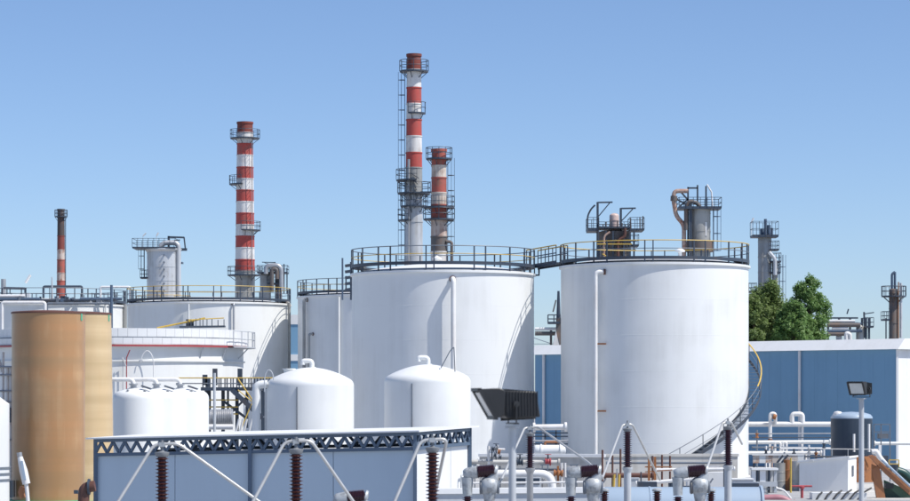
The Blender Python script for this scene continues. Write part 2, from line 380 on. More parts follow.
# roof vents on the big tanks
for tk, cx, D, R, z, px in ((T2, c2, 160, R2, z2, 680), (T1, c1, 163, R1, z1, 437)):
    x = X(px, D); MB().lathe((x, D, z + .5), [(.12, 0), (.12, .45), (.3, .45), (.3, .55), (0, .72)], 16).build('roof_vent', M_WHITE, tk)

# footbridge between the rims
def footbridge():
    a = Vector((c1 + R1 * .985, 163 + R1 * .14, z1 + .50)); b = Vector((c2 - R2 * .985, 160 + R2 * .14, z2 + .32))
    t = thing('footbridge', 'short steel footbridge with yellow top rails joining the two tall white tanks', 'footbridge', (a + b) / 2)
    d = (b - a).normalized(); s = Vector((-d.y, d.x, 0)).normalized()
    fl = MB(); fl.beam(a, b, .8, .05); fl.build('deck', M_STEEL, t)
    for sg in (-1, 1):
        o = s * (.42 * sg)
        MB().beam(a + o, b + o, .05, .26).build('girder', M_STEEL, t)
        MB().tube([a + o + Vector((0, 0, 1.08)), b + o + Vector((0, 0, 1.08))], .04, 8).build('top_rail', M_YELLOW, t)
        MB().tube([a + o + Vector((0, 0, .6)), b + o + Vector((0, 0, .6))], .035, 8).build('mid_rail', M_BLUESTEEL, t)
        n = 5
        for k in range(n):
            p = a.lerp(b, k / (n - 1)) + o; MB().beam(p, p + Vector((0, 0, 1.08)), .06).build('post', M_STEEL, t)
    p = a + d * .8 - Vector((0, 0, .1)); MB().tube([p, p - Vector((0, 0, .45)), p - Vector((.3, 0, .45))], .06, 8).build('hanger_bracket', M_STEEL, t)
footbridge()

# ------------------------------------------------------------------ tank with red rimmed girder deck (left)
def girder_tank():
    D = 170; cx = X(120, D); R = 123 * D / F; zt = Z(328, D - R); zd = Z(345.5, D - R); zg = Z(360.5, D - R); zm = Z(337, D - R)
    t = thing('girder_tank', 'wide white tank with panelled top band and red edged walkway, behind the brown silos', 'tank', (cx, D, 0))
    MB().lathe((cx, D, 0), [(R + .1, 0), (R + .1, .05), (R, .06), (R, zt - .06)], 192).build('shell', M_CREAM, t)
    MB().lathe((cx, D, 0), [(R, zt - .06), (R * .5, zt - .25), (0, zt - .3)], 96).build('roof', M_CREAM, t)
    MB().lathe((cx, D, 0), [(R - .01, zg - .07), (R + .12, zg - .05), (R + .12, zg + .04), (R - .01, zg + .06)], 192).build('stiffening_ring', M_CREAM, t)
    dk = MB().lathe((cx, D, 0), [(R - .01, zd - .05), (R + .34, zd - .05), (R + .34, zd + .0), (R - .01, zd)], 160).build('deck', M_LIGHTGREY, t)
    MB().lathe((cx, D, 0), [(R + .36, zd - .05), (R + .80, zd - .05), (R + .80, zd + .02), (R + .36, zd + .02), (R + .36, zd - .05)], 24, R_(-28), R_(20)).build('end_landing', M_LIGHTGREY, t)
    MB().lathe((cx, D, 0), [(R + .34, zd - .06), (R + .38, zd - .06), (R + .38, zd + .06), (R + .34, zd + .06)], 160).build('red_edge', M_REDPAINT, dk)
    n = 84
    for nm, rr, za, zb, off in (('upper_panel', R + .10, zm + .03, zt, 0), ('lower_panel', R + .28, zd + .09, zm - .03, .5)):
        da = 2 * PI / n
        b = MB(); w = da * .975
        pr = []
        k = 3
        vs = []
        for r2 in (rr - .05, rr):
            for z in (za, zb):
                for j in range(k + 1):
                    a = -w / 2 + w * j / k; vs.append((r2 * math.cos(a), r2 * math.sin(a), z))
        m = k + 1
        fs = []
        for j in range(k):
            fs += [(2 * m + j, 2 * m + j + 1, 3 * m + j + 1, 3 * m + j), (j + 1, j, m + j, m + j + 1), (m + j, 3 * m + j, 3 * m + j + 1, m + j + 1), (j, j + 1, 2 * m + j + 1, 2 * m + j)]
        fs += [(0, 2 * m, 3 * m, m), (k, m + k, 3 * m + k, 2 * m + k)]
        b.add(vs, fs); me = b.mesh(nm, M_PANEL)
        for i in range(n):
            a = i * da + off * da
            if math.sin(a) > .35: continue          # the far side, behind the tank itself
            inst(nm, me, t, (cx, D, random.uniform(-.006, .006)), a)
    bk = MB().lathe((cx, D, 0), [(R + .02, zm), (R + .03, zt - .03)], 160).build('backing_ring', M_GREYSTEEL, t)
    MB().lathe((cx, D, 0), [(R + .05, zm - .03), (R + .14, zm - .03), (R + .14, zm + .02), (R + .05, zm + .02)], 160).build('joint_rail', M_GREYSTEEL, t)
    for d in (46, 61, 78):
        a = R_(d); x, y = shell_pt(cx, D, R, a, .32 if d < 75 else .7); xs, ys = shell_pt(cx, D, R, a, 0)
        MB().beam((x, y, zd - .05), (xs, ys, zd - .75), .06).build('strut', M_LIGHTGREY, t)
    # red stand pipe and a white hoop on the shell
    for px, ya, yb, m, r in ((126, 350, 420, M_REDPAINT, .035), (122.5, 366, 420, M_GALV, .03)):
        a = math.asin((X(px, D - R) - cx) / R); x, y = shell_pt(cx, D, R, a, .5); x2, y2 = shell_pt(cx, D, R, a, .33)
        MB().tube([(x + .2, y, Z(ya, D - R)), (x2, y2, Z(358, D - R)), (x2, y2, Z(yb, D - R))], r, 8).build('stand_pipe', m, t)
    a = math.asin((X(145, D - R) - cx) / R); x, y = shell_pt(cx, D, R, a, .4)
    hz = Z(362, D - R)
    MB().tube([(x - .4, y, hz)] + [(x - .4 + .8 * k / 10, y, hz + .7 * math.sin(PI * k / 10) ** .6) for k in range(1, 10)] + [(x + .4, y, hz), (x + .4, y, hz - 3)], .03, 8).build('hoop_pipe', M_PIPE, t)
    # little railed landing at the right end of the deck
    a = R_(80); rl = MB()
    for k in range(7):
        x, y = shell_pt(cx, D, R, R_(62 + 7 * k), .76); rl.beam((x, y, zd), (x, y, zd + 1.0), .05)
    for h in (.5, 1.0):
        rl.tube([(*shell_pt(cx, D, R, R_(62 + 7 * k), .76), zd + h) for k in range(7)], .025, 6)
    rl.build('end_railing', M_LIGHTGREY, t)
    # stair with yellow rail running over the roof
    st = thing('roof_gangway', 'dark gangway with a sloping yellow rail above the panelled tank band', 'gangway', P(193, 328, 176))
    MB().tube([P(157, 328, 176), P(190, 321.5, 176), P(205, 318, 176)], .06, 8).build('handrail', M_YELLOW, st)
    MB().beam(P(180, 327, 176), P(225, 326.5, 176), .9, .12).build('deck', M_STEEL, st)
    b = MB()
    for px in (188, 191, 196, 200, 203, 207, 212, 218, 224): b.beam(P(px, 327, 175.6), P(px, 318 + random.random() * 2, 175.6), .05)
    b.build('posts', M_STEEL, st)
    MB().tube([P(188, 320, 175.6), P(224, 318, 175.6)], .04, 6).build('top_rail', M_YELLOW, st)
    MB().box(P(190, 323, 176.3), (.5, .4, .5)).build('winch_box', M_STEEL, st)
girder_tank()

# ------------------------------------------------------------------ chimneys
def lathe_band(b, cx, D, ra, za, rb, zb, n=40): b.lathe((cx, D, 0), [(rb, zb), (ra, za)], n)
def round_platform(t, cx, D, r, z, mat=M_STEEL, h=1.05, d0=0, d1=360, pname='platform', w=.9, n=12):
    a0, a1 = R_(d0), R_(d1)
    p = MB().lathe((cx, D, 0), [(r, z - .12), (r + w, z - .12), (r + w, z + .02), (r, z + .02), (r, z - .12)], 32, a0, a1).build(pname, mat, t)
    b = MB(); seg = 32
    for hh in (h, h * .5): b.tube([(cx + (r + w) * math.cos(a0 + (a1 - a0) * k / seg), D + (r + w) * math.sin(a0 + (a1 - a0) * k / seg), z + hh) for k in range(seg + 1)], .035, 6)
    for k in range(n + 1):
        a = a0 + (a1 - a0) * k / n; b.beam((cx + (r + w) * math.cos(a), D + (r + w) * math.sin(a), z), (cx + (r + w) * math.cos(a), D + (r + w) * math.sin(a), z + h), .06)
    b.build('railing', mat, p)
    for k in range(0, n, 2):
        a = a0 + (a1 - a0) * (k + .5) / n
        br = MB(); br.beam((cx + (r + w * .9) * math.cos(a), D + (r + w * .9) * math.sin(a), z - .1), (cx + r * math.cos(a), D + r * math.sin(a), z - .7), .06); br.build('bracket', mat, p)
    return p
def ladder(t, x, y, za, zb, w=.45, cage=True, mat=M_STEEL, side=-1):
    b = MB()
    for s in (-1, 1): b.beam((x, y + s * w / 2, za), (x, y + s * w / 2, zb), .06)
    n = int((zb - za) / .6)
    for k in range(n): b.beam((x, y - w / 2, za + k * .6), (x, y + w / 2, za + k * .6), .03)
    if cage:
        for k in range(int((zb - za) / 1.5)):
            z = za + 1 + k * 1.5
            b.tube([(x, y - w / 2, z), (x + side * .35, y - w / 2 - .1, z), (x + side * .65, y, z), (x + side * .35, y + w / 2 + .1, z), (x, y + w / 2, z)], .03, 5)
        for dx, dy in ((.65, 0), (.35, -.33), (.35, .33)): b.beam((x + side * dx, y + dy, za + 1), (x + side * dx, y + dy, zb), .04)
    return b.build('ladder', mat, t)
def stack(label, cxp, D, bands, wt, wb, group='tall refinery chimneys'):
    cx = X(cxp, D); yt = bands[0][0]; yb = bands[-1][1]
    t = thing('chimney', label, 'chimney', (cx, D, 0), group)
    def rad(y): return (wt + (wb - wt) * (y - yt) / (yb - yt)) / 2 * D / F
    for i, (a, b_, m) in enumerate(bands):
        last = i == len(bands) - 1
        zb = 0 if last else Z(b_, D)
        ra, rb = rad(a), rad(b_)
        pr = [(rb, zb), (rb, zb + .02), (ra, Z(a, D))]
        if i == 0: pr = [(rb, zb), (ra, Z(a, D) - .25), (ra + .08, Z(a, D) - .25), (ra + .08, Z(a, D)), (ra - .18, Z(a, D)), (ra - .18, Z(a, D) - 2.5)]
        nm = 'cap' if i == 0 else ('base_section' if last else 'paint_band')
        MB().lathe((cx, D, 0), pr, 40).build(nm, m, t)
    for a, b_, m in bands[1:]:                   # bolted joint flanges
        r = rad(a); MB().lathe((cx, D, 0), [(r - .01, Z(a, D) - .06), (r + .05, Z(a, D) - .06), (r + .05, Z(a, D) + .06), (r - .01, Z(a, D) + .06)], 32).build('joint_flange', m, t)
    return t, cx, rad
M_FADERED = material('faded_red_stack_paint', (0.40, 0.10, 0.075), 0.7, dirt=(0.20, 0.12, 0.09), amount=0.95, scale=1.3, bump=0.0)
M_FADEWHITE = material('faded_white_stack_paint', (0.56, 0.47, 0.41), 0.7, dirt=(0.26, 0.11, 0.07), amount=1.0, scale=1.2, bump=0.0)
R1m, W1m, RR, RW = M_RED, M_STACKWHITE, M_RUSTRED, M_RUSTWHITE
# striped chimney left of centre
sB, xB, rB = stack('red and white striped chimney with grey plinth, left of the tallest chimney', 245, 330,
    [(122, 133, RR), (133, 144, W1m), (144, 155.5, R1m), (155.5, 167.5, W1m), (167.5, 179, R1m), (179, 190.5, W1m), (190.5, 202, R1m), (202, 213.5, W1m),
     (213.5, 225, R1m), (225, 236.5, W1m), (236.5, 248, R1m), (248, 260, W1m), (260, 271.5, R1m), (271.5, 300, M_COLUMN)], 15.5, 20.5)
round_platform(sB, xB, 330, rB(138), Z(138, 330), w=.85)
round_platform(sB, xB, 330, rB(182), Z(184, 330), w=.9, d0=120, d1=260, n=5)
round_platform(sB, xB, 330, rB(229), Z(230, 330), w=.8, d0=-100, d1=60, n=5)
round_platform(sB, xB, 330, rB(273), Z(275, 330), w=.95)
ladder(sB, xB + 1.0, 330 - rB(200) - .1, Z(296, 330), Z(138, 330), cage=False, mat=M_GREYSTEEL)
# tallest
sC, xC, rC = stack('tallest red and white striped chimney with long silver grey lower shaft', 414, 260,
    [(54, 70, RR), (70, 88, W1m), (88, 104, R1m), (104, 120, W1m), (120, 136.5, R1m), (136.5, 153, W1m), (153, 168, R1m), (168, 196, M_COLUMN), (196, 222, M_SILVER), (222, 275, M_SILVER)], 14, 18.5)
round_platform(sC, xC, 260, rC(70), Z(71, 260), w=.72)
round_platform(sC, xC, 260, rC(112), Z(113, 260), w=.4, d0=-120, d1=20, n=4)
round_platform(sC, xC, 260, rC(179), Z(180, 260), w=.95, d0=90, d1=280, n=6)
round_platform(sC, xC, 260, rC(192), Z(193, 260), w=.8)
round_platform(sC, xC, 260, rC(205), Z(206, 260), w=.5)
round_platform(sC, xC, 260, rC(219), Z(220, 260), w=.75, d0=110, d1=250, n=5)
ladder(sC, xC - rC(150) - .12, 260, Z(270, 260), Z(72, 260), cage=True, mat=M_BLUESTEEL)
MB().tube([(xC - .55, 260 - rC(240) - .1, Z(270, 260)), (xC - .5, 260 - rC(190) - .1, Z(160, 260))], .12, 8).build('drain_pipe', M_GALV, sC)
b = MB()
for k in range(6):
    z = Z(172 + k * 6, 260); b.beam((xC - .6 + .25 * k, 260 - rC(190) - .06, z), (xC + .5 - .1 * k, 260 - rC(190) - .06, z - .7), .06)
b.build('stair_flight', M_STEEL, sC)
# its rusty neighbour
sD, xD, rD = stack('short rusty red and white chimney close beside the tallest chimney', 439, 255,
    [(149, 166, M_FADERED), (166, 178, RW), (178, 193, M_FADERED), (193, 205, RW), (205, 221, M_FADERED), (221, 237, M_FADEWHITE), (237, 252, M_DARKCOL), (252, 275, W1m)], 14.5, 17)
round_platform(sD, xD, 255, rD(158), Z(158.5, 255), w=.55)
round_platform(sD, xD, 255, rD(205), Z(207, 255), w=.75)
round_platform(sD, xD, 255, rD(219), Z(219, 255), w=.75)
ladder(sD, xD + rD(200) + .1, 255, Z(262, 255), Z(158, 255), cage=True, side=1)
MB().tube([(xD + rD(240) - .1, 254.5, Z(242, 255)), (xD + 1.25, 254.5, Z(242, 255)), (xD + 1.25, 254.5, Z(262, 255))], .16, 10, fillet=.4).build('elbow_duct', M_DARKCOL, sD)
# bridge between the two
br = MB(); p = P(423, 192, 258); q = P(431, 192, 256)
br.beam(p, q, .6, .12).tube([p + Vector((0, 0, 1)), q + Vector((0, 0, 1))], .03, 6).beam(P(423, 207, 258), P(432, 207, 256), .5, .1)
tag(br.build('catwalk', M_STEEL, None, p), 'small dark catwalk linking the tallest chimney to its rusty neighbour', 'catwalk')
# far left
sA, xA, rA = stack('slim soot blackened chimney with faded red lower half at far left', 61, 420,
    [(209, 218, M_SOOT), (218, 236, M_SOOT), (236, 250, M_RUSTRED), (250, 260, M_FADEWHITE), (260, 273, M_FADERED), (273, 281, M_FADEWHITE), (281, 300, M_FADERED)], 6.8, 8.6)
round_platform(sA, xA, 420, rA(216), Z(216.5, 420), w=.45)
ladder(sA, xA + rA(260) + .1, 420, Z(295, 420), Z(216, 420), cage=False)

# ------------------------------------------------------------------ columns and process towers
def deck(t, x0, x1, y, D, dep=2.4, h=1.05, mat=M_STEEL, n=None, name='platform', thick=.18):
    z = Z(y, D); xa, xb = X(x0, D), X(x1, D)
    p = MB().box(((xa + xb) / 2, D, z), (xb - xa, dep, thick)).build(name, mat, t)
    n = n or max(2, int((xb - xa) / .55)); b = MB()
    for s in (-1, 1):
        yy = D + s * dep / 2
        for hh in (h, h * .5): b.beam((xa, yy, z + hh), (xb, yy, z + hh), .045)
        for k in range(n + 1): b.beam((xa + (xb - xa) * k / n, yy, z), (xa + (xb - xa) * k / n, yy, z + h), .05)
    for xx in (xa, xb):
        for hh in (h, h * .5): b.beam((xx, D - dep / 2, z + hh), (xx, D + dep / 2, z + hh), .045)
    b.build('railing', mat, p)
    return p
def davit(t, px, y0, y1, arm, D, w=.14, mat=M_STEEL):
    b = MB(); b.beam(P(px, y0, D), P(px, y1, D), w); b.beam(P(px, y1 + .5, D), P(px + arm, y1 + .2, D), w * .7); b.beam(P(px, y1 + (y0 - y1) * .28, D), P(px + arm * .8, y1 + 1, D), w * .5)
    return b.build('davit', mat, t)
def vessel(t, px0, px1, ytop, D, mat, ybot=None, dome=.5, name='shell', n=40):
    cx = X((px0 + px1) / 2, D); r = (px1 - px0) / 2 * D / F; zt = Z(ytop, D); zb = 0 if ybot is None else Z(ybot, D)
    pr = [(r, zb), (r, zt)] + [(r * math.cos(PI / 2 * k / 6), zt + r * dome * math.sin(PI / 2 * k / 6)) for k in range(1, 7)]
    o = MB().lathe((cx, D, 0), pr, n).build(name, mat, t)
    f = MB()
    z = zt - .4
    while z > max(zb, zt - 9):
        f.lathe((cx, D, 0), [(r - .01, z - .03), (r + .03, z - .03), (r + .03, z + .03), (r - .01, z + .03)], n); z -= 1.6
    f.build('lagging_band', mat, o)
    return cx, r

# column beside striped chimney (left)
D = 300; t = thing('process_column', 'pale grey process column with railed top platform and overhead pipe, left of the striped chimney', 'column', (X(164, D), D, 0), 'refinery process columns')
cx, r = vessel(t, 147, 180, 250, D, M_SILVER, dome=.1)
deck(t, 134.5, 177, 248.5, D, 4.2, 1.05)
round_platform(t, cx, D, r, Z(305, D), w=1.2, mat=M_YELLOW)
sk = MB().lathe((cx, D, 0), [(r, Z(252.5, D)), (r + .25, Z(250, D)), (r + .25, Z(249, D))], 24); sk.build('top_skirt', M_SILVER, t)
deck(t, 141, 150, 278, D, 1.6, .9, name='side_platform')
MB().tube([P(160, 247, D - 1), P(163, 243.5, D - 1), P(168, 242.5, D - 1), P(178.5, 243, D - 1), P(178.8, 300, D - 1)], .28, 12, fillet=.7).build('overhead_pipe', M_SILVER, t)
b = MB(); b.beam(P(168.5, 247, D), P(168.5, 236, D), .2); b.beam(P(168.5, 237, D), P(184, 237.5, D), .2); b.beam(P(184, 237, D), P(185.5, 250, D), .15); b.beam(P(168, 241, D), P(180, 240, D), .12); b.beam(P(178, 249.5, D), P(187, 249.5, D), .3)
b.build('pipe_gantry', M_STEEL, t)
b = MB(); b.beam(P(172, 263, D), P(183, 263, D), 1.2, .2); b.beam(P(174, 263, D - 1), P(174, 300, D - 1), .12); b.build('valve_platform', M_BLUESTEEL, t)
ladder(t, X(145, D), D - .8, Z(278, D), Z(250, D), cage=True)
for k in range(6): MB().lathe_axis((X(166, D), D - r * .97, Z(256 + 7 * k, D)), (X(166, D), D - r - .2, Z(256 + 7 * k, D)), [(.10, 0), (.10, 1), (0, 1)], 8).build('nozzle', M_GREYSTEEL, t)
b = MB(); b.tube([P(134 + 9, 236, D), P(146, 233, D)], .08, 6).tube([P(156.5, 236, D), P(158.5, 232.5, D)], .1, 6)
b.beam(P(143, 247, D), P(143, 236, D), .05).beam(P(156.5, 247, D), P(156.5, 236, D), .05); b.build('lamp_arms', M_PIPE, t)

# cluster right of the striped chimney base
D = 325; t = thing('reactor_cluster', 'dark reactor vessel with pipework and railed deck at foot of the striped chimney', 'vessel', (X(268, D), D, 0))
cx, r = vessel(t, 260, 271, 276, D, M_COLUMN, dome=.7)
vessel(t, 275, 282, 279, D, M_DARKCOL, dome=.7, name='side_vessel')
deck(t, 258, 288, 273, D, 3, .9); deck(t, 268, 283, 284, D, 3, .9, name='lower_platform')
MB().tube([P(266, 274, D - 1.6), P(266, 266, D - 1.6), P(281, 265, D - 1.6), P(281.5, 290, D - 1.6)], .3, 10, fillet=.8).build('overhead_pipe', M_GALV, t)
MB().tube([P(272, 292, D - 1.7), P(272, 269, D - 1.7), P(277, 269, D - 1.7), P(277, 279, D - 1.7)], .26, 10, fillet=.8).build('transfer_pipe', M_DARKCOL, t)
davit(t, 275, 273, 262, -13, D); b = MB()
for px, ya in ((279, 264), (284, 264), (287, 268), (270, 266)): b.beam(P(px, 294, D + 1), P(px, ya, D + 1), .14)
b.build('steel_posts', M_STEEL, t)

# dark fired vessel behind tank 2, left
D = 240; t = thing('sooty_column', 'sooty squat column with two davits and railed platform above the right tank left rim', 'column', (X(614, D), D, 0), 'refinery process columns')
cx, r = vessel(t, 599, 630, 232, D, M_DARKCOL, dome=.1)
vessel(t, 609.5, 619, 216, D, material('faded_pink_lagging', (.62, .48, .43), .5, dirt=(.3, .15, .1), amount=.7, scale=2, bump=0), ybot=232, dome=.6, name='top_pot', n=24)
deck(t, 587, 598, 230.5, D, 3.2, 1.1, name='left_platform', thick=.3); deck(t, 629, 643, 230.5, D, 3.2, 1.1, name='right_platform'); deck(t, 598, 629, 228.5, D, 3.4, .5, name='top_deck')
davit(t, 597.6, 257, 202, 15, D, .2); davit(t, 620.8, 257, 208, 15, D, .2)
MB().tube([P(587.5, 230, D), P(587.5, 216, D), P(591, 209, D), P(595, 205, D)], .08, 8, fillet=1).build('bent_arm', M_STEEL, t)
b = MB()
for px, ya in ((600, 226), (603, 224), (606, 222), (611, 220), (617, 221), (622, 223), (625, 224), (628, 226), (640, 217), (643, 216), (631, 218)): b.beam(P(px, 230, D - 1), P(px + random.uniform(-.5, .5), ya, D - 1), .10)
b.build('top_pipes', M_DARKCOL, t)
b = MB()
for px in (598.5, 606, 613, 624, 630, 634): b.beam(P(px, 262, D - r - .15), P(px, 231, D - r - .15), .16)
for yy in (241, 250): b.beam(P(597, yy, D - r - .2), P(636, yy, D - r - .2), .12)
b.beam(P(598, 250, D - r - .2), P(606, 241, D - r - .2), .1).beam(P(630, 250, D - r - .2), P(624, 241, D - r - .2), .1)
b.build('steel_frame', M_STEEL, t)
MB().tube([P(604, 258, D - r - .4), P(604, 236, D - r - .4), P(610, 232, D - r - .4)], .10, 8, fillet=.5).build('rusty_pipe', M_RUSTPIPE, t)
MB().tube([P(618, 258, D - r - .4), P(618, 240, D - r - .4), P(625, 237, D - r - .4), P(625, 228, D - r - .4)], .14, 8, fillet=.4).build('brown_pipe', M_BROWNSTEEL, t)
MB().beam(P(597, 244, D - r - .5), P(632, 244, D - r - .5), .1).build('yellow_rail', M_YELLOW, t)
deck(t, 630, 638, 246, D, 2, 1.0, name='low_platform')

# grey column with rusty loop pipe behind tank 2, right
D = 230; t = thing('process_column', 'grey process column with rusty loop pipe on its left, behind the right tank rim', 'column', (X(699, D), D, 0), 'refinery process columns')
cx, r = vessel(t, 689, 710.5, 209, D, M_COLUMN, dome=.1)
deck(t, 678, 720, 208.5, D, 2.6, .9, thick=.22)
MB().box(P(690.5, 232, D - r * .9), (.25, .25, 5)).build('side_channel', M_STEEL, t)
MB().tube([P(688, 191, D - .6), P(674, 191, D - .6), P(673.5, 200, D - .6), P(676, 216, D - .6), P(684, 224.5, D - .6), P(684, 262, D - .6)], .19, 12, fillet=.5).build('loop_pipe', M_RUSTPIPE, t)
MB().lathe_axis(P(674.0, 196, D - .6), P(673.8, 201, D - .6), [(.2, 0), (.3, 0), (.3, 1), (.2, 1)], 12).build('valve_body', M_DARKCOL, t)
MB().tube([P(700, 207, D - .8), P(697, 203, D - .8), P(690, 201, D - .8), P(686, 206, D - .8), P(686, 230, D - .8)], .18, 10, fillet=.5).build('inner_pipe', M_DARKCOL, t)
b = MB()
for a_, b__ in (((688, 260), (688, 187)), ((697.5, 208), (697.5, 185)), ((688, 188), (697.5, 188)), ((688, 205), (674, 198)), ((688, 200), (680, 191)), ((678, 208), (688, 199)), ((684, 222), (688, 214)), ((706, 207), (706, 186))):
    b.beam(P(*a_, D + .3), P(*b__, D + .3), .14)
b.build('steel_frame', M_STEEL, t)
MB().tube([P(707, 184.5, D), P(711.5, 192, D), P(712.5, 207, D)], .07, 8).build('lamp_arm', M_PIPE, t)
ladder(t, X(713, D), D - .4, Z(262, D), Z(208, D), cage=True, side=1, mat=M_BLUESTEEL)
MB().box(P(706, 229, D - r * .75 - .12), (.16, .1, 1.2)).build('sign_plate', M_PIPE, t)
b = MB().lathe((cx, D, 0), [(r, Z(252, D)), (r + .25, Z(252, D)), (r + .25, Z(241, D)), (r, Z(241, D))], 32); b.build('base_ring', M_DARKCOL, t)

# twin column by trees
D = 270; t = thing('process_column', 'tall grey column with railed top and slim side vessel, rising behind the trees', 'column', (X(765, D), D, 0), 'refinery process columns')
cx, r = vessel(t, 758, 771.5, 238, D, M_COLUMN, dome=.3); vessel(t, 772, 778, 262, D, M_COLUMN, dome=.8, name='side_vessel')
deck(t, 751.5, 777, 236.5, D, 2.4, 1.5, thick=.25); deck(t, 770, 780, 262, D, 1.8, .9, name='mid_platform'); deck(t, 770, 779.5, 273, D, 1.8, .9, name='lower_platform'); deck(t, 770, 778, 250, D, 1.8, .9, name='upper_platform')
b = MB(); b.tube([P(765.5, 236, D - .5), P(765.5, 219, D - .5)], .16, 8).tube([P(769, 236, D - .5), P(769, 225, D - .5)], .2, 8).tube([P(762, 236, D), P(762, 229, D)], .22, 8).tube([P(772, 236, D), P(772, 228, D)], .12, 8); b.build('vent_pipes', M_BLUESTEEL, t)
MB().tube([P(769, 252, D - 1), P(775, 259, D - 1), P(775, 275, D - 1)], .2, 10, fillet=.3).build('transfer_pipe', M_SILVER, t)
ladder(t, X(779, D), D - .3, Z(320, D), Z(255, D), cage=True, side=1, mat=M_BLUESTEEL)
b = MB(); b.tube([P(751.5, 222, D), P(753.5, 218, D)], .1, 6).beam(P(751.5, 236, D), P(751.5, 222, D), .05); b.build('lamp_arm', M_PIPE, t)
deck(t, 748, 756, 292, D, 1.5, .9, name='low_platform')

# slim column at far right
D = 280; t = thing('process_column', 'slim dark column with pipes on top and small platform at far right', 'column', (X(894, D), D, 0), 'refinery process columns')
cx, r = vessel(t, 889, 898.5, 290, D, M_DARKCOL, dome=.3)
round_platform(t, cx, D, r, Z(296, D), w=.8)
b = MB(); b.tube([P(892, 290, D), P(892, 274, D), P(895, 272, D)], .14, 8, fillet=.3).tube([P(895, 290, D), P(895, 272, D)], .13, 8); b.build('vent_pipes', M_BLUESTEEL, t)
MB().tube([P(898.5, 282, D - .5), P(898.5, 338, D - .5)], .07, 8).build('riser_pipe', M_ORANGE, t)
MB().tube([P(901, 283, D - .3), P(901, 338, D - .3)], .14, 8).build('side_pipe', M_SILVER, t)
deck(t, 882, 889, 320, D, 1.4, .9, name='low_platform'); MB().beam(P(886, 340, D), P(886, 318, D), .12).build('support_post', M_STEEL, t)

# pipe skid right
D = 255; t = thing('pipe_rack', 'low dark pipe rack with tanks and rails beyond the blue shed roof', 'pipe rack', (X(850, D), D, 0))
b = MB()
for px in (828, 839, 850, 862, 866, 869): b.beam(P(px, 345, D), P(px, 318, D), .2)
for yy in (318, 323): b.beam(P(827, yy, D), P(858, yy, D), .15)
b.beam(P(865, 338, D), P(864, 312, D), .16); b.beam(P(864, 314, D), P(874, 312.5, D), .1); b.build('steel_frame', M_STEEL, t)
for y, r, m, a_, b__ in ((321, .12, M_PIPE, 829, 855), (325, .22, M_DARKCOL, 828, 860), (328.5, .14, M_PIPE, 832, 848), (331, .16, M_BLUESTEEL, 828, 862), (334, .2, M_DARKCOL, 828, 850), (323.5, .10, M_BLUESTEEL, 842, 862)): MB().tube([P(a_, y, D - .5), P(b__, y, D - .5)], r, 10).build('pipe', m, t)
vessel(t, 856, 864, 327, D, M_COLUMN, dome=.5, name='drum'); vessel(t, 836, 842, 333, D, M_SILVER, dome=.5, name='drum')
deck(t, 864, 872, 327, D, 2, .9)
MB().tube([P(850, 340, D - .8), P(850, 334, D - .8), P(846, 333, D - .8), P(846, 340, D - .8)], .2, 8, fillet=.4).build('loop_pipe', M_PIPE, t)
MB().beam(P(847, 314, D), P(848.5, 309, D), .12).build('lamp_arm', M_STEEL, t)

# pieces seen between tank 1 and tank 2
D = 225; t = thing('vent_mast', 'dark vent mast with small platform in the gap between the two tall tanks', 'mast', (X(558, D), D, 0))
MB().tube([P(558.5, 345, D), P(558.5, 291, D)], [.28, .1], 8).build('mast', M_STEEL, t)
deck(t, 548, 560, 323, D, 1.6, .7); MB().tube([P(535, 329, D), P(557, 329, D)], .14, 8).build('pipe', M_PIPE, t); MB().tube([P(535, 333.5, D), P(557, 333.5, D)], .18, 8).build('pipe', M_DARKCOL, t)
b = MB(); b.beam(P(551, 345, D), P(551, 330, D), .2).beam(P(553, 312, D), P(556, 300, D), .12).beam(P(559, 345, D), P(559, 318, D), .5); b.build('steel_posts', M_DARKCOL, t)
b = MB(); b.prism([P(553, 345, D - 1), P(559, 345, D - 1), P(556, 331, D - 1)], (0, .8, 0)); b.build('hopper', M_PIPE, t)
b = MB(); b.beam(P(534, 344, D), P(560, 344, D), .05).beam(P(534, 338, D), P(552, 344, D), .06); b.build('railing', M_LIGHTGREY, t)
# pieces left of tank 1
D = 200; t = thing('vent_mast', 'thin pole with dark ladder frame beside the left edge of the tall tank', 'mast', (X(344, D), D, 0))
MB().tube([P(342.5, 300, D), P(342.5, 258, D)], .07, 8).build('mast', M_BLUESTEEL, t)
b = MB()
for k in range(5): b.beam(P(345, 290 - k * 6, D), P(352, 289 - k * 6, D), .22)
b.beam(P(351, 300, D), P(351, 262, D), .15).beam(P(346, 292, D), P(346, 276, D), .1); b.build('ladder', M_STEEL, t)

# roof-top frames and clutter above the far left tanks
D = 226
def goalpost(label, x0, x1, yt, yb, D, m, r):
    o = MB().tube([P(x0, yb, D), P(x0, yt, D), P(x1, yt, D), P(x1, yb, D)], r, 8, fillet=r * 1.5).build('pipe_portal', m, None, P((x0 + x1) / 2, yb, D))
    return tag(o, label, 'pipe', 'pipe portals by the far left tank')
goalpost('dark steel pipe portal above the tank rim under the slim chimney', 43.5, 82, 286.5, 305, D, M_STEEL, .10)
goalpost('pale pipe portal with dark left leg above tank rim, right of the brown silos', 100.5, 130, 287, 305, D - 3, M_PIPE, .10)
goalpost('white pipe portal in front of the shaded tank, leftmost', 2, 45, 302.5, 360, D - 12, M_PIPE, .14)
goalpost('dark red and grey pipe portal above the brown silo top', 47, 110, 303.5, 360, D - 11, M_GREYSTEEL, .10)
tag(MB().tube([P(111.5, 345, 205), P(111.5, 285, 205)], .11, 8).build('steel_pole', M_BLUESTEEL, None, P(111.5, 345, 205)), 'dark steel pole rising at the right edge of the brown silos', 'pole')
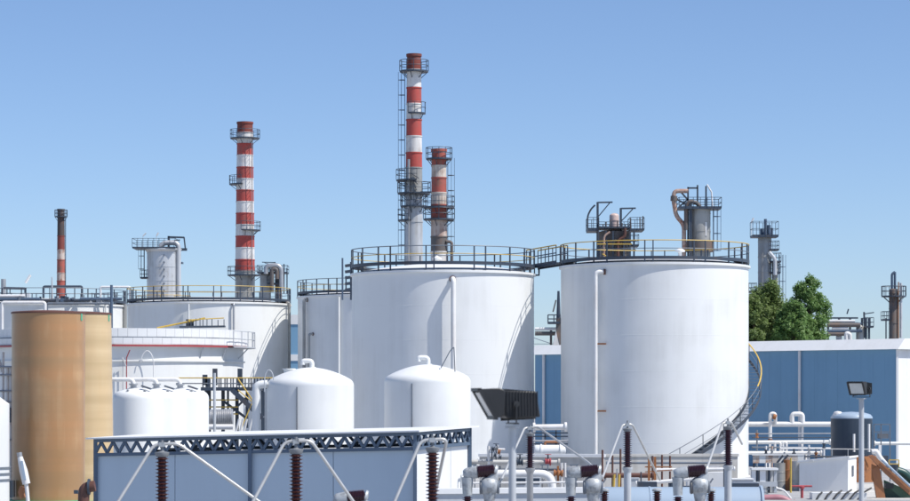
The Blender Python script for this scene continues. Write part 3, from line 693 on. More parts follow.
tag(MB().tube([P(52, 305, D - 4), P(52, 277, D - 4)], [.12, .05], 8).build('steel_pole', M_LIGHTGREY, None, P(52, 305, D - 4)), 'thin pale mast on tank roof just left of the slim chimney', 'pole')
t = thing('roof_pipework', 'jumble of dark pipes and valves along the far left tank roof', 'pipework', (X(50, D), D, Z(303, D)))
b = MB()
for k in range(34):
    px = random.uniform(2, 118); MB().box(P(px, 300.5 - random.uniform(0, 2.5), D - random.uniform(2, 6)), (random.uniform(.12, .45), .3, random.uniform(.12, .4))).build('valve', random.choice((M_BLUESTEEL, M_STEEL, M_LIGHTGREY, M_GREYSTEEL)), t)
for (a_, b__, y, m) in ((0, 40, 299, M_BLUESTEEL), (30, 90, 300.5, M_STEEL), (80, 122, 299, M_BLUESTEEL), (0, 25, 296, M_PIPE)): MB().tube([P(a_, y, D - 5), P(b__, y, D - 5)], .13, 8).build('pipe', m, t)
b = MB()
for px in range(84, 118, 4): b.beam(P(px, 300, D - 3), P(px, 292 + random.random() * 3, D - 3), .06)
b.beam(P(84, 294, D - 3), P(118, 294, D - 3), .05); b.build('railing', M_GREYSTEEL, t)
t = thing('vent_stack', 'grey vent stub with dark pipe arm at far left edge of the photo', 'vent', (X(3, 232), 232, Z(303, 232)))
MB().tube([P(3.5, 305, 232), P(3.5, 279, 232)], .22, 10).build('stub', M_GALV, t); b = MB().tube([P(3.5, 288, 231), P(25, 288.5, 231)], .11, 8); b.beam(P(25, 288, 231), P(25, 302, 231), .12).beam(P(7, 288, 231), P(7, 295, 231), .08).beam(P(10, 288, 231), P(10, 294, 231), .08); b.build('pipe_arm', M_STEEL, t)
MB().tube([P(25.5, 283, 231), P(30.5, 275, 231)], .13, 6).build('lamp_arm', M_PIPE, t); MB().box(P(25, 297, 231), (.9, .5, .7)).build('winch_box', M_LIGHTGREY, t)

# distant block between cream tank and shaded tank
t = thing('distant_shed', 'distant blue and white shed glimpsed between cream tank and shaded tank', 'building', (X(292, 330), 330, 0))
MB().box((X(292, 330), 330, Z(325, 330) / 2), (3, 6, Z(325, 330))).build('wall', M_BLUEWALL, t); MB().box((X(292, 330), 330, Z(325, 330) + .6), (3.2, 6.2, 1.2)).build('roof', M_PANEL, t)
MB().box((X(292, 330), 326.95, Z(358, 330)), (3.1, .1, .8)).build('band', M_PANEL, t)

# ------------------------------------------------------------------ trees
def tree(label, px, ybase_c, D, top_y, half_w, leafmat, seed, lean=0.0):
    rng = np.random.default_rng(seed); cx = X(px, D); zt = Z(top_y, D); zc0 = Z(352, D) - 1.0
    t = thing('leafy_tree', label, 'tree', (cx, D, 0), 'trees beyond the blue shed')
    hw = half_w * D / F
    tr = MB().tube([(cx, D, 0), (cx + .1, D, zc0), (cx + lean * .5, D + .1, (zc0 + zt) / 2), (cx + lean, D, zt - .6)], [.28, .2, .12, .03], 8)
    clumps = []
    n = 80
    for k in range(n):
        f = (k + .5) / n; z = zc0 + (zt - zc0) * f ** .9
        env = hw * (1.0 - f ** 3) ** .6 * (0.85 + .35 * rng.random())
        a = rng.random() * 2 * PI; rr = env * rng.random() ** .38 * .92
        c = np.array([cx + lean * f + rr * math.cos(a), D + rr * math.sin(a), z]); s = hw * rng.uniform(.24, .42) * (1 - .4 * f)
        clumps.append((c, s))
        if k % 3 == 0: tr.tube([(cx + lean * f * .8, D, z - s * 1.2), tuple(c)], [.06, .015], 5)
    tr.build('trunk', M_BARK, t)
    P_ = []; 
    for c, s in clumps:
        m = int(560 * (s / (hw * .3)) ** 2)
        v = rng.normal(size=(m, 3)); v /= np.linalg.norm(v, axis=1)[:, None]
        rad = s * 1.15 * rng.random(m) ** .6 * (1 + .35 * np.sin(v[:, 0] * 5 + c[2] * 3) * np.cos(v[:, 2] * 6 + c[0]))
        P_.append(c + v * rad[:, None] * np.array([1, 1, 1.05]))
    pts = np.concatenate(P_); m = len(pts)
    out = pts - np.concatenate([np.repeat(c[None], len(p), 0) for (c, s), p in zip(clumps, P_)]); out /= np.linalg.norm(out, axis=1)[:, None] + 1e-6
    nrm = out * .75 + np.array([0, 0, .55]) + rng.normal(size=(m, 3)) * .55; nrm /= np.linalg.norm(nrm, axis=1)[:, None]   # blades face outward and up
    d1 = np.cross(nrm, rng.normal(size=(m, 3))); d1 /= np.linalg.norm(d1, axis=1)[:, None]; d2 = np.cross(nrm, d1); d2 /= np.linalg.norm(d2, axis=1)[:, None]
    L = rng.uniform(.06, .17, m)[:, None]; W = L * .45
    V = np.stack([pts - d1 * L, pts + d2 * W, pts + d1 * L, pts - d2 * W], 1).reshape(-1, 3) - np.array([cx, D, 0])
    me = bpy.data.meshes.new('crown'); me.vertices.add(m * 4); me.vertices.foreach_set('co', V.astype(np.float32).ravel())
    me.loops.add(m * 4); me.loops.foreach_set('vertex_index', np.arange(m * 4)); me.polygons.add(m); me.polygons.foreach_set('loop_start', np.arange(m) * 4)
    me.update(calc_edges=True); me.materials.append(leafmat)
    o = bpy.data.objects.new('crown', me); COL.objects.link(o); o.parent = t
tree('olive green tree right beside the tall white tank, left of the taller tree', 773, 0, 236, 285, 27, M_LEAF1, 3, -.2)
tree('taller deep green pointed tree, right of the olive green tree', 808, 0, 232, 279, 23, M_LEAF2, 5, .15)
tree('small dull green tree wedged against the edge of the right tank', 754, 0, 226, 296, 15, M_LEAF1, 8)
tree('low bushy green tree in front of the gap between the two bigger trees', 792, 0, 226, 303, 20, M_LEAF2, 11)

# ------------------------------------------------------------------ blue shed
def blue_shed():
    A = Vector((X(897, 175), 175, 0)); Bp = Vector((X(535, 199.5), 199.5, 0)); zt = Z(338.5, 175)
    u = (Bp - A); Lu = u.length; u.normalize(); v = Vector((-u.y, u.x, 0)); v = v if v.y > 0 else -v     # v runs back to the right
    t = thing('blue_shed', 'long blue clad shed with white roof fascia behind the right tank and trees', 'building', A)
    fas = .72; Lv = 14.0; zw = zt - fas
    n = 34; wpan = Lu / n
    mp = MB().prism([(0, 0, 0), u * (wpan - .006), u * (wpan - .006) + v * .12, v * .12], (0, 0, zw)).mesh('wall_panel', M_BLUEWALL)
    for k in range(n): inst('wall_panel', mp, t, A + u * (wpan * k) - v * random.uniform(0, .003))
    nb = 14; wp2 = Lv / nb
    ms = MB().prism([(0, 0, 0), v * (wp2 - .012), v * (wp2 - .012) + u * .12, u * .12], (0, 0, zw)).mesh('side_panel', M_PANEL)
    for k in range(nb): inst('side_panel', ms, t, A + v * (.13 + wp2 * k) - u * random.uniform(.01, .016))
    upv = Vector((0, 0, 1)); o = A - v * .35 - u * .35 + upv * zw; tp = v * .75 + upv * fas
    MB().prism([o, o + tp, o + tp - upv * .12, o + v * .12 - upv * .0], u * (Lu + .7)).build('front_eave', M_PANEL, t)
    o2 = A - u * .352 - v * .30 + upv * zw
    MB().prism([o2, o2 + v * .72 + upv * (fas * .96), o2 + v * (Lv + .6) + upv * (fas * .96), o2 + v * (Lv + .6)], -u * .04).build('side_fascia', M_PANEL, t)
    soff = A + v * .40 - u * .35
    MB().prism([soff, soff + u * (Lu + .7), soff + u * (Lu + .7) + v * (Lv - .1), soff + v * (Lv - .1)], (0, 0, .05)).build('roof', M_PANEL, t).location.z = zw + fas - .05
    so2 = A - v * .20 - u * .30
    MB().prism([so2, so2 + u * (Lu + .6), so2 + u * (Lu + .6) + v * .5, so2 + v * .5], (0, 0, .03)).build('soffit', M_PANEL, t).location.z = zw + .02
    ca = A + u * .0 - v * .03
    # downpipes
    for px in (544.8, 800.6):
        # intersect pixel column with wall line
        k = (px - 455) / F; s = (k * A.y - A.x) / (u.x - k * u.y); p = A + u * s - v * .12
        MB().tube([p + Vector((0, 0, zw - .02)), p + Vector((0, 0, .02))], .10 if px > 700 else .11, 8).build('downpipe', M_PIPE, t)
    MB().beam(A - v * .02 - u * .02 + Vector((0, 0, 0)), A - v * .02 - u * .02 + Vector((0, 0, zw - .01)), .12).build('corner_trim', M_PANEL, t)
blue_shed()

# ------------------------------------------------------------------ brown fibreglass silos
def silo(label, cxp, wt, wb, ytop, D, mat, bandpx):
    cx = X(cxp, D); rt = wt / 2 * D / F; rb = wb / 2 * D / F; zt = Z(ytop, D)
    t = thing('fibreglass_silo', label, 'silo', (cx, D, 0), 'brown fibreglass silos')
    pr = [(rb * 1.06, .12)]
    for k in range(25):
        z = .12 + (zt - .12) * k / 24; r = rb + (rt - rb) * k / 24; pr.append((r + .003 * math.sin(k * 2.1), z))
    MB().lathe((cx, D, 0), pr + [(rt - .03, zt + .0)], 96).build('shell', mat, t)
    MB().lathe((cx, D, 0), [(rt + .004, zt - .05), (rt + .02, zt - .05), (rt + .02, zt), (rt - .02, zt + .02), (rt * .5, zt + .06), (0, zt + .08)], 96).build('top_rim', M_BROWNSTEEL, t)
    MB().lathe((cx, D, 0), [(rb * 1.10, 0), (rb * 1.10, Z(499.6, D)), (rb * .99, Z(499.6, D))], 64).build('base_band', M_GREEN, t)
    for px in bandpx:
        a = math.asin(max(-.98, min(.98, (X(px, D - rt * .2) - cx) / rt)))
        x, y = shell_pt(cx, D, rt, a, .008)
        MB().box((x, y, zt - .15), (.10, .014, .26), a).build('green_tag', M_GREEN, t)
    return t, cx, rt
silo('nearer amber fibreglass silo, the wider of the two brown silos', 48.5, 73, 71.5, 312.5, 87, M_FRP, (82,))
silo('paler tan fibreglass silo half hidden behind the wider brown silo', 78, 66, 73, 313.5, 91.5, M_FRP2, (109,))

# ------------------------------------------------------------------ panelled enclosure with lattice girder
def enclosure():
    A = Vector((X(415, 75), 75, 0)); th = R_(22.2)
    u = Vector((-math.cos(th), math.sin(th), 0)); v = Vector((math.sin(th), math.cos(th), 0)); Lu, Lv = 10.55, 4.25
    t = thing('panel_enclosure', 'low grey panelled enclosure with open lattice girder under its white roof, in front', 'enclosure', A)
    zA, zL, zB = Z(432.0, 75), Z(439.0, 79), Z(427.6, 79)
    def roofz(a, b): return zA + (zL - zA) * a / Lu + (zB - zA) * b / Lv
    up = Vector((0, 0, 1))
    H = .53
    # roof sheet
    ov = .22; cs = []
    for a, b in ((-ov, -ov), (Lu + ov, -ov), (Lu + ov, Lv + ov), (-ov, Lv + ov)): cs.append(A + u * a + v * b + up * roofz(a, b))
    MB().prism(cs, (0, 0, .045)).build('roof', M_PANEL, t)
    # front panels (grey), four, with joints
    joints = [0.0, 2.62, 5.30, 7.85, Lu]
    for k in range(4):
        a0, a1 = joints[k] + .012, joints[k + 1] - .012; off = v * (.05 + .006 * (k % 2))
        p0, p1 = A + u * a0 + off, A + u * a1 + off
        z0, z1 = roofz(a0, 0) - H, roofz(a1, 0) - H
        b = MB(); d = v * .08
        b.add([p0, p1, p1 + up * z1, p0 + up * z0, p0 + d, p1 + d, p1 + d + up * z1, p0 + d + up * z0], [(0, 1, 2, 3), (7, 6, 5, 4), (0, 4, 5, 1), (1, 5, 6, 2), (2, 6, 7, 3), (3, 7, 4, 0)])
        b.build('front_panel', M_GREYPANEL, t)
    # side panels (white, sunlit)
    for k in range(3):
        b0, b1 = Lv * k / 3 + .012 + (.14 if k == 0 else 0), Lv * (k + 1) / 3 - .012; off = u * .05
        p0, p1 = A + v * b0 + off, A + v * b1 + off; z0, z1 = roofz(0, b0) - H, roofz(0, b1) - H; d = u * .08
        b = MB(); b.add([p0, p1, p1 + up * z1, p0 + up * z0, p0 + d, p1 + d, p1 + d + up * z1, p0 + d + up * z0], [(0, 1, 2, 3), (7, 6, 5, 4), (0, 4, 5, 1), (1, 5, 6, 2), (2, 6, 7, 3), (3, 7, 4, 0)])
        b.build('side_panel', M_PANEL, t)
    bl = MB(); bl.prism([A + u * Lu + v * .14, A + u * Lu + v * Lv, A + u * (Lu - .08) + v * Lv, A + u * (Lu - .08) + v * .14], (0, 0, zL - .6)); bl.build('end_panel', M_GREYPANEL, t)
    bk = MB(); bk.prism([A + v * (Lv + .01), A + u * Lu + v * (Lv + .01), A + u * Lu + v * (Lv + .07), A + v * (Lv + .07)], (0, 0, zL - .75)); bk.build('back_panel', M_GREYPANEL, t)
    # corner and middle posts
    for a, b_ in ((0, 0), (5.30, -.03), (Lu, 0), (0, Lv), (Lu, Lv)):
        p = A + u * a + v * b_; MB().beam(p, p + up * (roofz(a, b_) - .005), .11, .11).build('post', M_BLUESTEEL, t)
    # lattice girders front, side, back
    def girder(o, d, L, zf, nbay, nm):
        for f, hh in ((0.055, .10), (H - .05, .10)):
            MB().beam(o + up * (zf(0) - f), o + d * L + up * (zf(L) - f), .09, hh).build(nm + '_chord', M_BLUESTEEL, t)
        for k in range(nbay):
            a0, a1 = L * k / nbay, L * (k + 1) / nbay; am = (a0 + a1) / 2
            for s0, s1 in ((a0, am), (am, a1)):
                hi, lo = (s1, s0) if s1 == am else (s0, s1)
                MB().beam(o + d * lo + up * (zf(lo) - H + .1), o + d * hi + up * (zf(hi) - .105), .065, .08).build(nm + '_brace', M_BLUESTEEL, t)
    girder(A + v * .0, u, Lu, lambda a: roofz(a, 0), 26, 'girder')
    girder(A + v * (Lv - .12), u, Lu, lambda a: roofz(a, Lv - .12), 17, 'rear_girder')
    girder(A + u * .01 + v * .08, v, Lv - .1, lambda b: roofz(0, b), 9, 'side_girder')
    # equipment inside seen through the lattice
    for k in range(7):
        p = A + u * (1.0 + 1.4 * k) + v * 2.2; MB().box(p + up * 1.7, (.7, .9, 3.2), random.random()).build('cabinet', M_STEEL, t)
    sp = A + u * .04 - v * .0 
    o = A - u * .06 + v * 3.4
    MB().tube([o + up * 1.0, o + up * 2.6, o + v * 1.0 + up * 2.6], .03, 8, fillet=.1).build('conduit', M_LIGHTGREY, t)
enclosure()

# ------------------------------------------------------------------ dome topped white tanks behind the enclosure
def dome_tank(label, cxp, Rp, ysh, ytop, D, strip_px, goose):
    R = Rp * D / F; cx = X(cxp, D); zs = Z(ysh, D); zt = Z(ytop, D) 
    t = thing('dome_tank', label, 'tank', (cx, D, 0), 'dome topped white vessels')
    pr = [(R, 0), (R, zs)]; kr = .22 * R
    for k in range(1, 6):
        a = PI / 2 * k / 6 * .8; pr.append((R - kr * (1 - math.cos(a)), zs + kr * math.sin(a) * .9))
    r0, zz = pr[-1]
    for k in range(1, 13):
        f = k / 12; pr.append((r0 * (1 - f), zz + (zt - zz) * (1 - (1 - f) ** 1.9)))
    MB().lathe((cx, D, 0), pr, 128).build('shell', M_WHITE, t)
    a = math.asin((X(strip_px, D - R) - cx) / R); x, y = shell_pt(cx, D, R, a, .03)
    MB().beam((x, y, .3), (x, y, zs - .05), .05, .05).build('level_gauge', M_GREYSTEEL, t)
    g = X(goose, D)
    zg = zt - .05 - .12 * abs(g - cx)
    MB().tube([(g, D, zg), (g, D, zg + .33), (g - .38, D, zg + .33), (g - .38, D, zg + .17)], .10, 12, fillet=.14).build('vent_gooseneck', M_WHITE, t)
    MB().lathe((g, D, zg), [(.17, 0), (.17, .07), (.1, .07)], 16).build('vent_flange', M_WHITE, t)
    return t, cx, R, zs, zt
tA, xA_, RA, zsA, ztA = dome_tank('dome topped white tank with side downpipe, left of the pair behind the lattice enclosure', 310.5, 43.5, 386, 367.5, 108, 297, 312)
MB().tube([(xA_ - RA + .05, 107.6, Z(384, 108)), (xA_ - RA - .42, 107.6, Z(385, 108)), (xA_ - RA - .42, 107.6, .1)], .17, 14, fillet=.35).build('side_downpipe', M_WHITE, tA)
MB().tube([P(264.5, 392, 107)] + [P(264.5 + 9 * k / 8, 378 - 8 * math.sin(PI * k / 8) ** .6, 107) for k in range(9)] + [P(273.5, 380, 107)], .022, 8).build('ladder_hoop', M_LIGHTGREY, tA)
MB().lathe((X(289, 108), 108, Z(371, 108)), [(.22, -.1), (.22, .05), (.28, .05), (.28, .1), (0, .1)], 16).build('hatch', M_WHITE, tA)
tB, xB_, RB, zsB, ztB = dome_tank('dome topped white tank directly in front of the tall white tank, right of the pair', 427.5, 43.2, 382.5, 364.5, 106, 412, 428)
for k, dy in ((0, 0), (1, .5)):
    MB().tube([P(441, 368, 105 + dy), P(450, 351, 105 + dy), P(454, 347, 105 + dy), P(455, 372, 105 + dy)], .02, 8, fillet=.05).build('handrail', M_GREYSTEEL, tB)

# three small white vessels in a row
def small_vessel(label, px, D):
    R = 25 * 100 / F; cx = X(px, D); zs = Z(399, 100); zt = Z(388.5, 100)
    t = thing('small_vessel', label, 'tank', (cx, D, 0), 'small white vessels in a row')
    pr = [(R, 0), (R, zs)]
    for k in range(1, 7):
        a = PI / 2 * k / 7; pr.append((R - .26 * (1 - math.cos(a)), zs + .3 * math.sin(a)))
    pr += [(R * .4, zt), (0, zt + .02)]
    MB().lathe((cx, D, 0), pr, 80).build('shell', M_WHITE, t)
    x0 = cx - .15
    MB().tube([(x0 - .95, D - .2, Z(379.5, D)), (x0, D - .2, Z(379.5, D)), (x0, D - .2, zt - .05)], .085, 12, fillet=.2).build('gooseneck_pipe', M_PIPE, t)
    MB().lathe((x0, D - .2, zt + .03), [(.17, -.06), (.17, 0), (.12, .0), (.12, .10), (.17, .10), (.17, .16), (0, .16)], 16).build('flange', M_GALV, t)
    MB().beam((x0 + .35, D - .5, zt + .10), (x0 + .72, D - .6, zt - .02), .13, .06).build('valve_lever', M_GREYSTEEL, t)
    for dx in (.1, .75): MB().lathe((cx + dx - .4, D - .7, zt - .12), [(.05, 0), (.05, .08), (0, .08)], 10).build('bolt_cap', M_GALV, t)
    return t
small_vessel('small white vessel beside the brown silos, first of the row of three', 138, 100)
small_vessel('small white vessel in the middle of the row of three', 161, 101.3)
small_vessel('small white vessel nearest the yellow railed platform, last of the row of three', 184.5, 102.6)

# yellow railed platform with stairs
def stair_platform():
    D = 125; t = thing('stair_platform', 'dark steel access platform with yellow handrails and stair behind small white vessels', 'platform', (X(240, D), D, 0))
    zf = Z(389, D)
    MB().box(((X(203, D) + X(262, D)) / 2, D, zf), (X(262, D) - X(203, D), 2.2, .16)).build('deck', M_STEEL, t)
    for s in (-1.05, 1.05):
        for f, m in ((378, M_YELLOW), (383.5, M_GREYSTEEL)): MB().tube([P(176 if s > 0 else 203, f, D + s), P(276, f, D + s)], .032, 6).build('handrail', m, t)
        pm = MB().beam((0, 0, 0), (0, 0, Z(378, D) - zf), .055).mesh('post', M_STEEL)
        for px in range(205, 278, 6): inst('post', pm, t, (X(px, D), D + s, zf))
    for px in (208, 222, 236, 262): MB().beam((X(px, D), D + .6, 0), (X(px, D), D + .6, zf), .16).build('column', M_STEEL, t)
    # stair going down to the right, toward the camera
    for s in (-.4, .4):
        a_, b_ = P(232, 390, D - 1.6 + s), P(262, 418, D - 1.6 + s)
        MB().beam(a_, b_, .06, .22).build('stringer', M_STEEL, t)
        MB().tube([P(238, 379, D - 1.6 + s), P(253, 401, D - 1.6 + s), P(240, 431, D - 1.6 + s)], .035, 8).build('stair_rail', M_YELLOW, t)
        MB().tube([P(238, 390, D - 1.6 + s), P(256, 405, D - 1.6 + s)], .03, 6).build('stair_rail', M_YELLOW, t)
    tm = MB().box((0, 0, 0), (.28, .8, .04)).mesh('tread', M_GREYSTEEL)
    for k in range(9):
        f = k / 8; inst('tread', tm, t, P(233 + 28 * f, 391 + 26 * f, D - 1.6))
    for y, m in ((400, M_YELLOW), (407, M_YELLOW), (414, M_YELLOW)): MB().tube([P(207, y, D - .4), P(238, y, D - .4)], .035, 6).build('lower_rail', m, t)
    for px, ya, yb, w in ((206, 390, 428, .12), (228, 388, 425, .1), (247, 392, 428, .12), (255, 402, 428, .1)): MB().beam(P(px, yb, D + .2), P(px, ya, D + .2), w).build('brace_post', M_STEEL, t)
    MB().beam(P(222, 400, D + .2), P(246, 418, D + .2), .12).build('diagonal_brace', M_STEEL, t)
    MB().beam(P(246, 398, D + .2), P(224, 420, D + .2), .10).build('diagonal_brace', M_STEEL, t)
    for px, y, h in ((205, 380, .5), (215, 377, .8), (240, 377, .8), (208, 383, .4)): MB().box(P(px, y, D - .6), (.22, .25, h)).build('control_box', M_STEEL, t)
    # white pole in front
    tag(MB().tube([P(214.5, 440, 104), P(214.5, 373, 104)], .055, 10).build('steel_pole', M_LIGHTGREY, None, P(214.5, 440, 104)), 'thin white pole in front of the yellow railed platform, beside the small vessels', 'pole')
    tt = thing('lagged_pipe', 'shiny ribbed pipe lying below the yellow railed platform', 'pipe', P(222, 420, 112))
    pr = []
    for k in range(15): pr += [(.34, k / 15), (.37, (k + .5) / 15)]
    MB().lathe_axis(P(210, 418, 112), P(233, 417, 112), [(0, 0)] + pr + [(.34, 1), (0, 1)], 18).build('lagging', M_GALV, tt)
    MB().tube([P(207, 427, 111), P(233, 427, 111)], .12, 10).build('pipe', M_PIPE, tt); MB().beam(P(207, 435, 112), P(207, 415, 112), .14).build('support', M_STEEL, tt)
    b = MB()
    for px in (236, 240, 244, 249): b.tube([P(px, 432, 110), P(px + 3, 419, 110)], .05, 6)
    tag(b.build('pipe_bundle', M_PIPE, None, P(242, 432, 110)), 'bundle of short slanted white pipes right of the ribbed pipe', 'pipes')
stair_platform()

# left edge: pipes, partial white tank
t = thing('edge_tank', 'pale grey tank cut off by the left edge, left of the brown silo', 'tank', (X(-22, 84), 84, 0))
MB().lathe((X(-22, 84), 84, 0), [(31 * 84 / F, 0), (31 * 84 / F, Z(404, 84)), (20 * 84 / F, Z(396, 84)), (0, Z(393, 84))], 64).build('shell', M_WHITE, t)
for y in (468, 474, 480): MB().lathe((X(-22, 84), 84, 0), [(31.2 * 84 / F, Z(y, 84)), (32.3 * 84 / F, Z(y, 84)), (32.3 * 84 / F, Z(y - 1.2, 84)), (31.2 * 84 / F, Z(y - 1.2, 84))], 64).build('hoop', M_GREYSTEEL, t)
t = thing('pipe_riser_frame', 'white pipe risers with rungs at left edge beside the brown silo', 'pipework', (X(8, 88), 88, 0))
for px, ya, r in ((3, 352, .05), (7.5, 366, .06), (11, 366, .05)): MB().tube([(X(px, 88), 88, 0), P(px, ya, 88)], r, 10).build('riser', M_PIPE, t)
for y in (367, 375, 391, 402, 415, 440): MB().tube([P(-4, y, 87.9), P(11.5, y, 87.9)], .035, 8).build('rung', M_GALV, t)
MB().tube([P(-2, 358, 88), P(2, 372, 88)], .06, 8).build('slanted_pipe', M_PIPE, t); MB().box(P(9, 415, 87.9), (.14, .2, .5)).build('junction_box', M_BLUESTEEL, t)
MB().box(P(4, 489, 86), (.62, .6, .55)).build('pump_box', M_STEEL, t)

# blue and white post at lower left, valve at silo foot
t = thing('slim_lamp_post', 'slim pale blue lamp head on a bent white pole in front of the brown silo', 'lamp', (X(30, 50), 50, 0))
MB().tube([(X(31, 50), 50, 0), P(28, 500, 50), P(26, 482, 50)], .038, 10, fillet=.3).build('pole', M_PIPE, t)
MB().tube([P(26.5, 484, 50), P(23.5, 471, 50), P(20, 457, 50)], [.075, .08, .05], 10).build('lamp_head', M_PIPE, t)
MB().beam(P(25, 480, 49.93), P(21.5, 461, 49.93), .05, .03).build('blue_strip', M_PALEBLUE, t)
MB().lathe_axis(P(19.8, 457, 50), P(19.2, 452.5, 50), [(.045, 0), (.05, .3), (.05, 1), (0, 1)], 10).build('tip_cap', M_GALV, t)
MB().tube([P(23, 498, 50.1), P(21, 492, 50.1), P(23, 487, 50.1)], .06, 8).build('coil', M_ORANGE, t)
t = thing('silo_valve', 'dark valve with rusty elbow at the foot of the tan silo', 'valve', P(90, 501, 63))
MB().tube([P(83.5, 505, 63), P(84, 488, 63), P(95, 486, 63)], .14, 10, fillet=.2).build('elbow', M_BROWNSTEEL, t)
MB().lathe_axis(P(88, 487, 63), P(90, 487, 63), [(.14, 0), (.2, 0), (.2, 1), (.14, 1)], 14).build('flange', M_STEEL, t)
MB().box(P(76, 492, 64.2), (.10, .08, .09)).build('tag_plate', M_STEEL, t)

# ------------------------------------------------------------------ low walls and pipework right of the enclosure
def wall(name, label, xa, xb, y, D0, D1, th, mat, cop):
    a = Vector((X(xa, D0), D0, 0)); b = Vector((X(xb, D1), D1, 0)); d = (b - a).normalized(); s = Vector((-d.y, d.x, 0)); zt = Z(y, (D0 + D1) / 2)
    t = thing(name, label, 'wall', (a + b) / 2)
    MB().prism([a - s * th, b - s * th, b + s * th, a + s * th], (0, 0, zt - .14)).build('wall_face', mat, t)
    MB().prism([a - s * (th + .06) - d * .05, b - s * (th + .06) + d * .05, b + s * (th + .06) + d * .05, a + s * (th + .06) - d * .05], (0, 0, .14)).build('coping', cop, t).location.z = zt - .14 
    return t
wall('bund_wall', 'pale concrete bund wall behind the first floodlight pole, nearer of two', 480, 604, 454, 120, 119, .16, M_CONC, M_PANEL)
wall('bund_wall', 'pale concrete bund wall at the foot of the tall right tank, farther of two', 604, 737, 454, 139, 140, .16, M_CONC, M_CONC)
wall('plinth_wall', 'low blue grey plinth wall with white coping below the horizontal bushings', 436, 604, 488, 72, 73, .2, M_LIGHTGREY, M_PANEL)

def pipe(name, label, pts, r, mat, cat='pipe', group=None, fillet=None, flanges=True):
    w = [P(*p) for p in pts]
    t = thing(name, label, cat, w[0], group)
    MB().tube(w, r, 12, fillet=fillet if fillet is not None else r * 3).build('pipe', mat, t)
    if flanges:
        for i in (0, -1):
            d = (w[1] - w[0]).normalized() if i == 0 else (w[-2] - w[-1]).normalized()
            MB().lathe_axis(w[i], w[i] + d * r * .8, [(0, 0), (r * 1.6, 0), (r * 1.6, 1), (r, 1)], 14).build('flange', mat, t)
    return t
G1 = 'white pipes beside the low walls'
pipe('pipe_run', 'tan topped pipe run along the near bund wall above the elbowed pipe', [(447, 462, 114), (560, 462.5, 114)], .10, M_CONC, group=G1)
pipe('pipe_run', 'white pipe bending down at its right end, below the first brown bushing', [(470, 474, 104), (552, 474, 104), (552, 500, 104)], .17, M_PIPE, group=G1, fillet=.5)
pipe('pipe_run', 'thin white pipe just above the low plinth wall coping', [(440, 483.5, 100), (600, 482, 100)], .04, M_PIPE, group=G1)
pipe('pipe_run', 'white pipe crossing the gap between the tall tanks at bushing height', [(533, 427.5, 148), (567, 427, 148)], .17, M_PIPE, group=G1)
pipe('pipe_run', 'thin grey pipe under the white pipe in gap between the tall tanks', [(533, 441, 147), (568, 441, 147)], .06, M_GALV, group=G1)
pipe('pipe_run', 'thin pale pipe rising slightly from plinth to the brown posts', [(636, 484, 95), (706, 478, 95)], .07, M_PIPE, group=G1)
# heat exchanger in gap
D = 145; t = thing('heat_exchanger', 'white horizontal heat exchanger shell between the tall tanks above the bund wall', 'vessel', P(552, 460, D))
MB().lathe_axis(P(534, 450.5, D), P(566, 450.5, D), [(0, 0), (.18, .01), (.28, .03), (.31, .06), (.31, .2), (.36, .2), (.36, .24), (.31, .24), (.31, .8), (.36, .8), (.36, .84), (.31, .84), (.25, .97), (0, 1)], 24).build('shell', M_WHITE, t)
for px in (540, 558): MB().beam(P(px, 452, D), Vector((X(px, D), D, 0)), .22).build('saddle', M_GALV, t)
MB().tube([P(545, 446, D), P(545, 442, D), P(560, 442, D)], .07, 8, fillet=.15).build('nozzle_pipe', M_ORANGE, t)
# structure behind it
b = MB()
for y in (433, 436.5, 444): b.beam(P(533, y, 152), P(568, y, 152), .08)
for px in (545, 556): b.beam(P(px, 470, 152), P(px, 430, 152), .08)
tag(b.build('pipe_support', M_STEEL, None, P(550, 470, 152)), 'dark pipe support frame behind the white heat exchanger', 'frame')
# valve cluster
D = 112; t = thing('valve_cluster', 'dark and rusty valve cluster on a white pipe, left of the floodlight pole', 'valve', P(494, 465, D))
MB().tube([P(488.5, 470, D), P(488.5, 446, D)], .055, 10).build('upright_pipe', M_PIPE, t)
for px, y, r, m in ((493, 449, .11, M_STEEL), (497, 447, .10, M_GALV), (499, 452, .12, M_RUST), (495, 455, .12, M_STEEL), (500, 457, .09, M_STEEL), (484, 461, .10, M_GALV)):
    MB().lathe_axis(P(px - 1.4, y, D - .1), P(px + 1.4, y + .4, D - .1), [(0, 0), (r, 0), (r, .3), (r * .6, .35), (r * .6, .65), (r, .7), (r, 1), (0, 1)], 12).build('valve_body', m, t)
MB().tube([P(488.5, 449, D), P(505, 449.5, D)], .045, 8).build('branch_pipe', M_PIPE, t); MB().tube([P(478, 461, D), P(493, 461, D)], .06, 8).build('branch_pipe', M_GALV, t)
MB().lathe_axis(P(496, 444.2, D - .1), P(496, 443.6, D - .1), [(0, 0), (.13, 0), (.13, 1), (0, 1)], 14).build('handwheel', M_STEEL, t)
b = MB(); b.beam(P(492, 462, D), P(492, 447, D), .05).beam(P(496, 460, D), P(496, 444, D), .04); b.build('valve_stem', M_STEEL, t)
